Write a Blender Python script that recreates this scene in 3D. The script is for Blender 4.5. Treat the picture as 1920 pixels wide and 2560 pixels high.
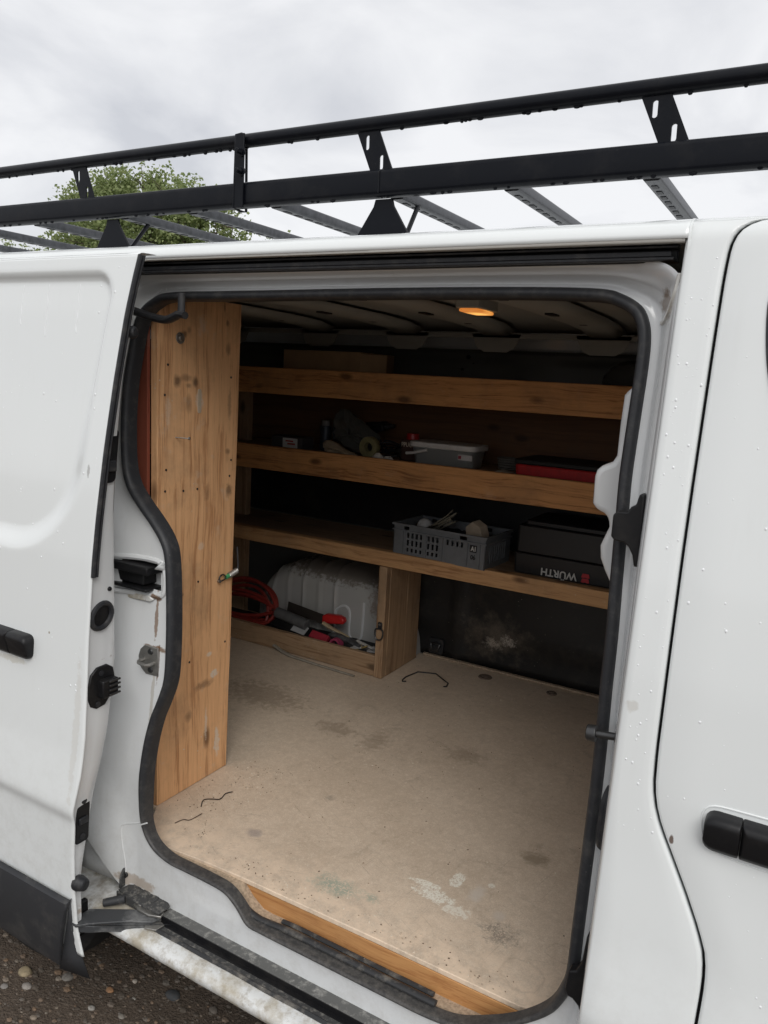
import bpy, bmesh, math, random
import numpy as np
from mathutils import Vector, Matrix
from mathutils.bvhtree import BVHTree

for o in list(bpy.data.objects):
    bpy.data.objects.remove(o)
random.seed(7)
SC = bpy.context.scene
COL = SC.collection

# ------------------------------------------------------------------ camera
cam_d = bpy.data.cameras.new('camera')
cam = bpy.data.objects.new('camera', cam_d)
COL.objects.link(cam)
SC.camera = cam
cam_d.sensor_fit = 'VERTICAL'
cam_d.sensor_height = 24.0
cam_d.lens = 18.02
cam_d.clip_start = 0.02
cam_d.clip_end = 2000
# columns: right, up, back (level ground, pitched down 10 deg, rolled 3 deg)
R = ((0.86390635, 0.13333603, -0.48568233), (0.50062617, -0.1217808, 0.85705477), (0.0551295, -0.98356034, -0.17195871))
cam.matrix_world = Matrix(((R[0][0], -R[0][1], -R[0][2], 0.0), (R[1][0], -R[1][1], -R[1][2], -1.15),
                           (R[2][0], -R[2][1], -R[2][2], 1.738), (0, 0, 0, 1)))
SC.render.resolution_x = 768
SC.render.resolution_y = 1024

# ------------------------------------------------------------------ sky and sun
SUN_EL, SUN_AZ = math.radians(45), math.radians(-52)     # azimuth measured from +X towards +Y
SKY_STRENGTH, SUN_STRENGTH = 0.12, 1.5
wd = bpy.data.worlds.new('World')
SC.world = wd
wd.use_nodes = True
wn, wl = wd.node_tree.nodes, wd.node_tree.links
wn.clear()
w_out = wn.new('ShaderNodeOutputWorld')
w_bg = wn.new('ShaderNodeBackground')
w_bg.inputs['Strength'].default_value = SKY_STRENGTH
w_sky = wn.new('ShaderNodeTexSky')
w_sky.sky_type = 'NISHITA'
w_sky.sun_disc = False
w_sky.sun_elevation = SUN_EL
w_sky.sun_rotation = math.pi / 2 - SUN_AZ
w_tc = wn.new('ShaderNodeTexCoord')
w_map = wn.new('ShaderNodeMapping')
w_map.inputs['Scale'].default_value = (1.0, 1.0, 2.6)
w_map.inputs['Location'].default_value = (0.35, 0.1, 0.2)
w_n = wn.new('ShaderNodeTexNoise')
w_n.inputs['Scale'].default_value = 2.3
w_n.inputs['Detail'].default_value = 7
w_n.inputs['Roughness'].default_value = 0.52
w_n.inputs['Distortion'].default_value = 0.5
w_r = wn.new('ShaderNodeValToRGB')
w_r.color_ramp.elements[0].position = 0.36
w_r.color_ramp.elements[0].color = (4.75, 4.85, 5.15, 1)
w_r.color_ramp.elements[1].position = 0.59
w_r.color_ramp.elements[1].color = (6.85, 6.88, 7.0, 1)
w_mix = wn.new('ShaderNodeMix')
w_mix.data_type = 'RGBA'
w_mix.inputs[0].default_value = 0.95
wl.new(w_tc.outputs['Generated'], w_map.inputs['Vector'])
wl.new(w_map.outputs['Vector'], w_n.inputs['Vector'])
wl.new(w_n.outputs['Fac'], w_r.inputs['Fac'])
wl.new(w_sky.outputs['Color'], w_mix.inputs[6])
wl.new(w_r.outputs['Color'], w_mix.inputs[7])
wl.new(w_mix.outputs[2], w_bg.inputs['Color'])
wl.new(w_bg.outputs['Background'], w_out.inputs['Surface'])

sun_d = bpy.data.lights.new('sun', 'SUN')
sun_d.energy = SUN_STRENGTH
sun_d.angle = math.radians(40)
sun_d.color = (1.0, 0.975, 0.94)
sun = bpy.data.objects.new('sun', sun_d)
COL.objects.link(sun)
sdir = Vector((math.cos(SUN_EL) * math.cos(SUN_AZ), math.cos(SUN_EL) * math.sin(SUN_AZ), math.sin(SUN_EL)))
sun.rotation_euler = sdir.to_track_quat('Z', 'Y').to_euler()

SC.view_settings.view_transform = 'Standard'
SC.view_settings.look = 'None'
SC.view_settings.gamma = 1.0
SC.view_settings.use_curve_mapping = False
SC.view_settings.exposure = 0.18
SC.render.engine = 'CYCLES'
SC.cycles.max_bounces = 8
SC.cycles.diffuse_bounces = 4


# ------------------------------------------------------------------ materials
class NT:
    """small helper round a material's node tree"""
    def __init__(s, name):
        s.m = bpy.data.materials.new(name)
        s.m.use_nodes = True
        s.n, s.l = s.m.node_tree.nodes, s.m.node_tree.links
        s.b = s.n['Principled BSDF']
        s._tc = None

    def co(s):
        if s._tc is None:
            s._tc = s.n.new('ShaderNodeTexCoord')
        return s._tc.outputs['Object']

    def mapping(s, scale=(1, 1, 1), loc=(0, 0, 0), src=None):
        k = s.n.new('ShaderNodeMapping')
        k.inputs['Scale'].default_value = scale
        k.inputs['Location'].default_value = loc
        s.l.new(src or s.co(), k.inputs['Vector'])
        return k.outputs['Vector']

    def noise(s, scale, detail=4, rough=0.55, vec=None, dist=0.0, col=False):
        k = s.n.new('ShaderNodeTexNoise')
        k.inputs['Scale'].default_value = scale
        k.inputs['Detail'].default_value = detail
        k.inputs['Roughness'].default_value = rough
        k.inputs['Distortion'].default_value = dist
        s.l.new(vec or s.co(), k.inputs['Vector'])
        return k.outputs['Color' if col else 'Fac']

    def voro(s, scale, vec=None, out='Distance', rnd=1.0):
        k = s.n.new('ShaderNodeTexVoronoi')
        k.inputs['Scale'].default_value = scale
        k.inputs['Randomness'].default_value = rnd
        s.l.new(vec or s.co(), k.inputs['Vector'])
        return k.outputs[out]

    def ramp(s, fac, a, b, ca=(0, 0, 0), cb=(1, 1, 1), mid=None):
        k = s.n.new('ShaderNodeValToRGB')
        e = k.color_ramp.elements
        e[0].position, e[1].position = a, b
        e[0].color, e[1].color = (*ca, 1), (*cb, 1)
        if mid:
            q = k.color_ramp.elements.new(mid[0])
            q.color = (*mid[1], 1)
        s.l.new(fac, k.inputs['Fac'])
        return k.outputs['Color']

    def math(s, op, a, b=0.0, clamp=False):
        k = s.n.new('ShaderNodeMath')
        k.operation = op
        k.use_clamp = clamp
        for i, v in enumerate((a, b)):
            if isinstance(v, (int, float)):
                k.inputs[i].default_value = v
            else:
                s.l.new(v, k.inputs[i])
        return k.outputs[0]

    def mix(s, fac, a, b, mode='MIX'):
        k = s.n.new('ShaderNodeMix')
        k.data_type = 'RGBA'
        k.blend_type = mode
        for i, v in ((0, fac), (6, a), (7, b)):
            if isinstance(v, (int, float)):
                k.inputs[i].default_value = v
            elif isinstance(v, tuple):
                k.inputs[i].default_value = (*v, 1) if len(v) == 3 else v
            else:
                s.l.new(v, k.inputs[i])
        return k.outputs[2]

    def blob(s, c, r, rag=0.5, nscale=30, soft=0.35, grain=0.0):
        """mask of one stain round a point c with radii r and a ragged rim"""
        v = s.mapping((1 / r[0], 1 / r[1], 1 / r[2]), (-c[0] / r[0], -c[1] / r[1], -c[2] / r[2]))
        k = s.n.new('ShaderNodeVectorMath')
        k.operation = 'LENGTH'
        s.l.new(v, k.inputs[0])
        d = s.math('ADD', k.outputs['Value'], s.math('MULTIPLY', s.math('SUBTRACT', s.noise(nscale, 5, 0.65), 0.5), rag * 4))
        k = s.ramp(d, 1.0 - soft, 1.0, (1, 1, 1), (0, 0, 0))
        if grain:
            gr_ = s.ramp(s.noise(230, 4, 0.75), 0.5 - 0.28 * (1 - grain), 0.56 - 0.2 * (1 - grain))
            k = s.math('MULTIPLY', k, gr_)
        return k

    def base(s, v):
        if isinstance(v, tuple):
            s.b.inputs['Base Color'].default_value = (*v, 1)
        else:
            s.l.new(v, s.b.inputs['Base Color'])

    def set(s, **k):
        for a, v in k.items():
            i = s.b.inputs[a.replace('_', ' ')]
            if isinstance(v, (int, float, tuple)):
                i.default_value = v
            else:
                s.l.new(v, i)
        return s

    def bump(s, h, strength=0.2, dist=0.002):
        k = s.n.new('ShaderNodeBump')
        k.inputs['Strength'].default_value = strength
        k.inputs['Distance'].default_value = dist
        s.l.new(h, k.inputs['Height'])
        s.l.new(k.outputs['Normal'], s.b.inputs['Normal'])


def simple(name, col, rough=0.5, metal=0.0, var=0.12, nscale=40, bump=0.1):
    t = NT(name)
    n = t.noise(nscale, 5, 0.6)
    lo = tuple(c * (1 - var) for c in col)
    hi = tuple(min(1, c * (1 + var)) for c in col)
    t.base(t.ramp(n, 0.3, 0.7, lo, hi))
    t.set(Roughness=t.math('ADD', t.math('MULTIPLY', n, 0.25), max(0.02, rough - 0.12)), Metallic=metal)
    if bump:
        t.bump(n, bump)
    return t.m


def paint_mat(name, col, dirt=0.15, spots=(), speck=(0.62, 0.68)):
    t = NT(name)
    big = t.noise(2.0, 5, 0.6)
    c = t.mix(t.math('MULTIPLY', t.ramp(big, 0.35, 0.85), dirt), col, (0.50, 0.48, 0.42))
    # rain streaks running down
    st = t.noise(1.0, 4, 0.6, t.mapping((46, 46, 1.4)))
    c = t.mix(t.math('MULTIPLY', t.ramp(st, 0.58, 0.78), dirt * 0.9), c, (0.50, 0.49, 0.45))
    # road film thrown up along the bottom
    k = t.n.new('ShaderNodeSeparateXYZ')
    t.l.new(t.co(), k.inputs[0])
    lowz = t.ramp(k.outputs['Z'], 0.42, 0.95, (1, 1, 1), (0, 0, 0))
    film = t.math('MULTIPLY', lowz, t.ramp(t.noise(26, 6, 0.75), 0.45, 0.75))
    c = t.mix(t.math('MULTIPLY', film, 0.32), c, (0.36, 0.33, 0.28))
    # chips and specks
    sp = t.ramp(t.voro(30), 0.020, 0.035, (1, 1, 1), (0, 0, 0))
    keep = t.ramp(t.noise(9, 2), *speck)
    c = t.mix(t.math('MULTIPLY', sp, keep), c, (0.10, 0.085, 0.07))
    for (cc, r, colr, amt) in spots:
        c = t.mix(t.math('MULTIPLY', t.blob(cc, r, 0.45, 60), amt), c, colr)
    t.base(c)
    t.set(Roughness=t.ramp(t.noise(4, 4), 0.3, 0.8, (0.16, 0.16, 0.16), (0.24, 0.24, 0.24)))
    t.set(Coat_Weight=0.6, Coat_Roughness=0.06)
    return t.m


def wood_mat(name, axis, light, dark, scale=1.0, dirt=0.35, flecks=0.5, seed=0.0):
    t = NT(name)
    along, across = 1.8 * scale, 52.0 * scale
    sc = [across] * 3
    sc[axis] = along
    warp = t.noise(2.2, 3, 0.5, t.mapping(loc=(seed, seed * 1.7, seed * 0.6)), col=True)
    k = t.n.new('ShaderNodeVectorMath')
    k.operation = 'MULTIPLY_ADD'
    t.l.new(warp, k.inputs[0])
    k.inputs[1].default_value = (0.05, 0.05, 0.05)
    t.l.new(t.mapping(loc=(seed, seed * 1.3, seed * 2.1)), k.inputs[2])
    v = t.mapping(tuple(sc), src=k.outputs[0])
    g = t.noise(1.0, 6, 0.62, v, 0.6)
    fine = t.noise(4.5, 3, 0.7, v)
    gg = t.math('ADD', t.math('MULTIPLY', g, 0.62), t.math('MULTIPLY', fine, 0.38))
    c = t.ramp(gg, 0.39, 0.58, dark, light, (0.475, tuple((a * 0.75 + b * 0.25) for a, b in zip(light, dark))))
    # knots
    ks = [9.0, 9.0, 9.0]
    ks[axis] = 4.0
    vd = t.voro(1.0, t.mapping(tuple(ks), (seed, seed, seed), src=k.outputs[0]))
    c = t.mix(t.ramp(vd, 0.07, 0.16, (0.9, 0.9, 0.9), (0, 0, 0)), c, tuple(x * 0.42 for x in dark))
    # hand dirt
    dn = t.noise(5.0, 5, 0.65)
    c = t.mix(t.math('MULTIPLY', t.ramp(dn, 0.50, 0.74), dirt), c, (0.07, 0.055, 0.042))
    gz = t.noise(14.0, 5, 0.7)
    c = t.mix(t.math('MULTIPLY', t.ramp(gz, 0.60, 0.72), flecks * 0.35), c, (0.55, 0.48, 0.40))
    fl = t.math('MULTIPLY', t.ramp(t.voro(42), 0.05, 0.11, (1, 1, 1), (0, 0, 0)), t.ramp(t.noise(4.3, 3), 0.55, 0.66))
    c = t.mix(t.math('MULTIPLY', fl, flecks), c, (0.62, 0.58, 0.50))
    t.base(c)
    t.set(Roughness=0.72)
    t.bump(gg, 0.22, 0.002)
    return t.m


MAT = {}
MAT['paint'] = paint_mat('white_paint', (0.79, 0.815, 0.81), 0.05, speck=(0.66, 0.72), spots=[
    ((-1.63, -.03, 1.022), (.06, .3, .010), (0.52, 0.48, 0.38), .45), ((-.126, .03, 1.058), (.004, .2, .008), (0.12, 0.07, 0.05), .9),
    ((-1.50, -.03, 1.113), (.004, .3, .004), (0.25, 0.19, 0.11), .8), ((-1.405, -.03, 1.50), (.005, .3, .016), (0.25, 0.24, 0.23), .6),
    ((-.21, .03, 1.25), (.012, .3, .012), (0.55, 0.53, 0.48), .5), ((-1.39, -.03, .9), (.012, .3, .2), (0.62, 0.60, 0.55), .4)])
MAT['jamb'] = paint_mat('jamb_paint', (0.72, 0.735, 0.74), 0.24, spots=[
    ((-1.334, 0.10, 1.14), (0.006, 0.2, 0.075), (0.22, 0.12, 0.06), 0.8),
    ((-1.335, 0.10, 1.190), (0.022, 0.2, 0.010), (0.16, 0.08, 0.035), 0.9),
    ((-1.33, 0.10, 1.066), (0.045, 0.2, 0.008), (0.20, 0.11, 0.05), 0.85),
    ((-1.318, 0.10, 1.03), (0.005, 0.2, 0.05), (0.17, 0.08, 0.04), 0.8),
    ((-0.255, 0.15, 1.885), (0.012, 0.2, 0.02), (0.20, 0.12, 0.06), 0.75),
    ((-1.36, 0.06, 0.455), (0.08, 0.2, 0.02), (0.34, 0.24, 0.15), 0.6),
    ((-1.33, 0.08, 0.93), (0.006, 0.2, 0.12), (0.38, 0.33, 0.25), 0.5)])
MAT['cream'] = paint_mat('cream_paint', (0.66, 0.645, 0.60), 0.40)  # darker and beiger than the side paint


def sill_mat():
    t = NT('dirty_sill_paint')
    c = t.mix(t.ramp(t.noise(9, 6, 0.7), 0.46, 0.62), (0.70, 0.71, 0.70), (0.44, 0.40, 0.32))
    c = t.mix(t.math('MULTIPLY', t.ramp(t.noise(55, 5, 0.75), 0.5, 0.7), 0.7), c, (0.30, 0.26, 0.20))
    c = t.mix(t.math('MULTIPLY', t.ramp(t.noise(3.5, 5, 0.7), 0.55, 0.63), 0.6), c, (0.16, 0.13, 0.10))
    t.base(c)
    t.set(Roughness=0.55)
    t.bump(t.noise(90, 4), 0.3, 0.0015)
    return t.m


MAT['sill'] = sill_mat()


def dusty_black(name, col, rough, dust, dcol=(0.42, 0.38, 0.32), sc=14, spec=0.35, zdust=None):
    t = NT(name)
    d = t.ramp(t.noise(sc, 6, 0.7), 0.50, 0.78)
    if zdust:                                   # trodden grit on the lower run
        k = t.n.new('ShaderNodeSeparateXYZ')
        t.l.new(t.co(), k.inputs[0])
        zz = t.ramp(k.outputs['Z'], zdust[1], zdust[0], (1, 1, 1), (0, 0, 0))
        d = t.math('ADD', d, t.math('MULTIPLY', zz, t.ramp(t.noise(110, 6, 0.8), 0.42, 0.72, (0.5, 0.5, 0.5), (2.2, 2.2, 2.2))), False)
    c = t.mix(t.math('MULTIPLY', d, dust, True), col, dcol)
    sp = t.math('MULTIPLY', t.ramp(t.voro(60), 0.04, 0.10, (1, 1, 1), (0, 0, 0)), t.ramp(t.noise(7, 3), 0.55, 0.65))
    c = t.mix(t.math('MULTIPLY', sp, min(1.0, dust * 1.6)), c, (0.6, 0.58, 0.53))
    t.base(c)
    t.set(Roughness=rough, Specular_IOR_Level=spec)
    t.bump(t.noise(70, 4), 0.15, 0.001)
    return t.m


MAT['rubber'] = dusty_black('rubber_seal', (0.022, 0.023, 0.026), 0.45, 0.14, sc=30)
MAT['seal'] = dusty_black('weathered_seal', (0.026, 0.027, 0.030), 0.48, 0.16, (0.30, 0.275, 0.24), 34, 0.35, (0.76, 0.50))
MAT['rubber_dirty'] = dusty_black('dusty_rubber', (0.035, 0.036, 0.038), 0.55, 0.55, sc=22)
MAT['plastic'] = dusty_black('black_plastic', (0.009, 0.009, 0.010), 0.42, 0.04, spec=0.3)
MAT['trim'] = dusty_black('grey_black_trim', (0.030, 0.031, 0.034), 0.55, 0.10)
MAT['rack'] = dusty_black('black_rack_paint', (0.004, 0.005, 0.008), 0.36, 0.02, spec=0.18)
MAT['rack_grey'] = dusty_black('worn_rack_bar', (0.07, 0.072, 0.078), 0.40, 0.25)
MAT['liner'] = dusty_black('black_liner', (0.010, 0.010, 0.011), 0.48, 0.14, (0.20, 0.18, 0.15), 7)
MAT['track'] = dusty_black('dirty_track', (0.05, 0.05, 0.05), 0.6, 0.8, (0.36, 0.34, 0.30), 75)
MAT['track_top'] = dusty_black('grimy_rail', (0.11, 0.11, 0.105), 0.55, 0.9, (0.42, 0.41, 0.38), 60)
MAT['arm'] = dusty_black('dusty_arm', (0.05, 0.052, 0.055), 0.5, 0.5, (0.40, 0.40, 0.39), 16)
MAT['bar'] = simple('galvanised_bar', (0.085, 0.088, 0.095), 0.38, 0.5, 0.3, 60)
MAT['steel'] = simple('bare_steel', (0.33, 0.32, 0.30), 0.40, 0.85, 0.2)
MAT['darksteel'] = simple('dark_steel', (0.08, 0.08, 0.08), 0.4, 0.8)
MAT['bulkhead'] = paint_mat('bulkhead_white', (0.70, 0.71, 0.71), 0.12)
MAT['inner'] = simple('inner_body_paint', (0.36, 0.36, 0.33), 0.45, 0, 0.12, 3, 0)
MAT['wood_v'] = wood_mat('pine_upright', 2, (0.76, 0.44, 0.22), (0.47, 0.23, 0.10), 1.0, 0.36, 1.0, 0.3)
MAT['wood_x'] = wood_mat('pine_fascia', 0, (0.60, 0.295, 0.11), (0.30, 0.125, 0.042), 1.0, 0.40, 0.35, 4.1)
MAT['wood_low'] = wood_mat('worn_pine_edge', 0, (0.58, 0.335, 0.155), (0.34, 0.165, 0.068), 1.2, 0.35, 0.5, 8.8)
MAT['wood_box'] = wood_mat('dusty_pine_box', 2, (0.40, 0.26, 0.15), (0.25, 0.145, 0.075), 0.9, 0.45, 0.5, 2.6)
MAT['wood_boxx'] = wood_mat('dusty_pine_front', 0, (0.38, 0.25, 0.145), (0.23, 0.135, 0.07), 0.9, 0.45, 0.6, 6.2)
MAT['batten'] = wood_mat('clean_batten', 0, (0.56, 0.285, 0.105), (0.40, 0.175, 0.058), 1.4, 0.12, 0.15, 1.9)
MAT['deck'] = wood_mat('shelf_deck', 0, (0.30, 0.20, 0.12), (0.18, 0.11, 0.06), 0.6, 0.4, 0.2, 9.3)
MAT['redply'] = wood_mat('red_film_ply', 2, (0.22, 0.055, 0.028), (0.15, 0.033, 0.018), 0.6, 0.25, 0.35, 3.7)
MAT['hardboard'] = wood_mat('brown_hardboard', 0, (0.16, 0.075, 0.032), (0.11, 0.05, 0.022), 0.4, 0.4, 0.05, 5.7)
MAT['card'] = simple('cardboard', (0.34, 0.22, 0.12), 0.8, 0, 0.12, 20)


def floor_mat():
    t = NT('worn_plywood_floor')
    n1 = t.noise(5, 6, 0.62)
    c = t.ramp(n1, 0.32, 0.70, (0.66, 0.535, 0.405), (0.82, 0.68, 0.53))
    n2 = t.noise(38, 6, 0.7)
    c = t.mix(t.ramp(n2, 0.35, 0.75, (0.45, 0.45, 0.45), (0, 0, 0)), c, (0.42, 0.325, 0.235))
    # dark scuffs running across
    sc = t.noise(1.0, 5, 0.68, t.mapping((6.5, 6.5, 4.0), (2.2, 0.4, 0)), 1.6)
    c = t.mix(t.math('MULTIPLY', t.ramp(sc, 0.58, 0.74), 0.38), c, (0.16, 0.12, 0.085))
    # thin scratches in two directions
    for sx, sy, rot in ((5.0, 240.0, 0.35), (8.0, 300.0, -0.5), (6.0, 280.0, 1.4)):
        k = t.n.new('ShaderNodeMapping')
        k.vector_type = 'TEXTURE'
        k.inputs['Rotation'].default_value = (0, 0, rot)
        k.inputs['Scale'].default_value = (1 / sx, 1 / sy, 1)
        t.l.new(t.co(), k.inputs['Vector'])
        s1 = t.ramp(t.noise(1.0, 2, 0.5, k.outputs['Vector']), 0.715, 0.745)
        c = t.mix(t.math('MULTIPLY', s1, 0.38), c, (0.085, 0.06, 0.04))
    g3 = t.noise(320, 3, 0.8)
    c = t.mix(t.ramp(g3, 0.40, 0.62, (0.50, 0.50, 0.50), (0, 0, 0)), c, (0.40, 0.305, 0.22))
    g4 = t.noise(130, 5, 0.75)
    c = t.mix(t.ramp(g4, 0.50, 0.72, (0, 0, 0), (0.45, 0.45, 0.45)), c, (0.86, 0.76, 0.62))
    # crumbs of plaster
    fl = t.math('MULTIPLY', t.ramp(t.voro(85), 0.05, 0.10, (1, 1, 1), (0, 0, 0)), t.ramp(t.noise(6, 4), 0.50, 0.62))
    c = t.mix(t.math('MULTIPLY', fl, 0.7), c, (0.68, 0.62, 0.53))
    # sawdust towards the sill edge
    k = t.n.new('ShaderNodeSeparateXYZ')
    t.l.new(t.co(), k.inputs[0])
    ed = t.ramp(k.outputs['Y'], 0.15, 0.34, (1, 1, 1), (0, 0, 0))
    c = t.mix(t.math('MULTIPLY', ed, t.ramp(t.noise(24, 6, 0.7), 0.36, 0.60, (0, 0, 0), (0.85, 0.85, 0.85))), c, (0.84, 0.66, 0.49))
    W, G, K, B = (0.84, 0.80, 0.69), (0.27, 0.34, 0.27), (0.10, 0.095, 0.09), (0.22, 0.16, 0.105)
    for cc, r, col, amt, rag in (((-0.862, 0.243), (0.075, 0.040), G, 0.75, 0.42), ((-0.772, 0.252), (0.025, 0.018), G, 0.6, 0.4),
                                 ((-0.690, 0.372), (0.045, 0.012), W, 0.9, 0.65), ((-0.650, 0.345), (0.052, 0.020), W, 0.95, 0.6), ((-0.590, 0.325), (0.035, 0.02), W, 0.7, 0.6),
                                 ((-0.632, 0.428), (0.017, 0.034), W, 0.95, 0.3), ((-0.572, 0.405), (0.022, 0.042), (0.62, 0.55, 0.47), 0.7, 0.4),
                                 ((-0.555, 0.455), (0.010, 0.010), W, 0.7, 0.25), ((-0.500, 0.365), (0.020, 0.022), (0.58, 0.50, 0.42), 0.7, 0.25),
                                 ((-0.478, 0.312), (0.055, 0.040), K, 0.55, 0.62), ((-1.09, 0.555), (0.022, 0.017), K, 0.4, 0.3),
                                 ((-1.155, 0.30), (0.03, 0.022), (0.27, 0.23, 0.22), 0.6, 0.3), ((-0.87, 1.02), (0.075, 0.06), B, 0.42, 0.6),
                                 ((-1.32, 0.93), (0.09, 0.05), B, 0.45, 0.75), ((-1.16, 0.93), (0.05, 0.09), B, 0.38, 0.7),
                                 ((-1.70, 1.00), (0.22, 0.12), B, 0.5, 0.7), ((-0.50, 0.62), (0.05, 0.035), (0.20, 0.15, 0.09), 0.6, 0.4)):
        c = t.mix(t.math('MULTIPLY', t.blob((cc[0], cc[1], 0.55), (r[0], r[1], 1.0), rag, 75 if col == W else 42, 0.2 if col == W else 0.6, 0.75 if col in (G, K) else 0.72 if col == W else 0.25), amt), c, col)
    # two round water rings
    for cc, rr in (((-0.345, 0.33), 0.030), ((-0.395, 0.225), 0.045)):
        v = t.mapping((1 / rr, 1 / rr, 0), (-cc[0] / rr, -cc[1] / rr, 0))
        q = t.n.new('ShaderNodeVectorMath')
        q.operation = 'LENGTH'
        t.l.new(v, q.inputs[0])
        d = t.math('ADD', q.outputs['Value'], t.math('MULTIPLY', t.noise(22, 4), 0.9))
        ring = t.ramp(t.math('ABSOLUTE', t.math('SUBTRACT', d, 1.4)), 0.02, 0.10, (0.16, 0.16, 0.16), (0, 0, 0))
        c = t.mix(ring, c, (0.20, 0.13, 0.085))
    t.base(c)
    t.set(Roughness=0.75)
    t.bump(n2, 0.25, 0.002)
    return t.m


MAT['floor'] = floor_mat()


def dirt_mat():
    t = NT('wet_dirt')
    n1 = t.noise(2.5, 8, 0.7)
    c = t.ramp(n1, 0.3, 0.7, (0.060, 0.043, 0.030), (0.145, 0.108, 0.078))
    n2 = t.noise(60, 5, 0.7)
    c = t.mix(t.ramp(n2, 0.52, 0.72, (0, 0, 0), (0.7, 0.7, 0.7)), c, (0.22, 0.175, 0.135))
    t.base(c)
    t.set(Roughness=0.85)
    t.bump(t.math('ADD', n2, t.noise(160, 4)), 0.9, 0.012)
    return t.m


MAT['dirt'] = dirt_mat()
MAT['sand'] = simple('sandy_crumbs', (0.40, 0.31, 0.22), 0.9, 0, 0.35, 140, 0.6)


def emit(name, col, strength, c0):
    t = NT(name)
    t.base((0.55, 0.40, 0.26))
    v = t.mapping((1 / .05, 1 / .075, 0), (-c0[0] / .05, -c0[1] / .075, 0))
    q = t.n.new('ShaderNodeVectorMath')
    q.operation = 'LENGTH'
    t.l.new(v, q.inputs[0])
    glow = t.ramp(q.outputs['Value'], 0.05, 0.85, (1.0, 0.52, 0.13), (0.42, 0.13, 0.02))       # bulb behind the lens
    t.set(Emission_Color=glow, Emission_Strength=strength, Roughness=0.3)
    return t.m


def glassy(name, col, rough=0.02, ior=1.33):
    t = NT(name)
    t.base(col)
    t.set(Transmission_Weight=1.0, Roughness=rough, IOR=ior)
    return t.m


MAT['water'] = simple('water_drop', (0.86, 0.88, 0.89), 0.12, 0, 0.03, 50, 0)  # opaque white puts the bright glints of clear water into the colour
MAT['lamp'] = emit('lit_lamp_lens', (1.0, 0.36, 0.06), 1.15, (-.910, .940))
MAT['tyre'] = dusty_black('tyre_rubber', (0.016, 0.016, 0.016), 0.8, 0.22, (0.13, 0.11, 0.09), 20)
MAT['darkglass'] = simple('tinted_glass', (0.010, 0.011, 0.012), 0.08, 0, 0.05, 5, 0)


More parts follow.
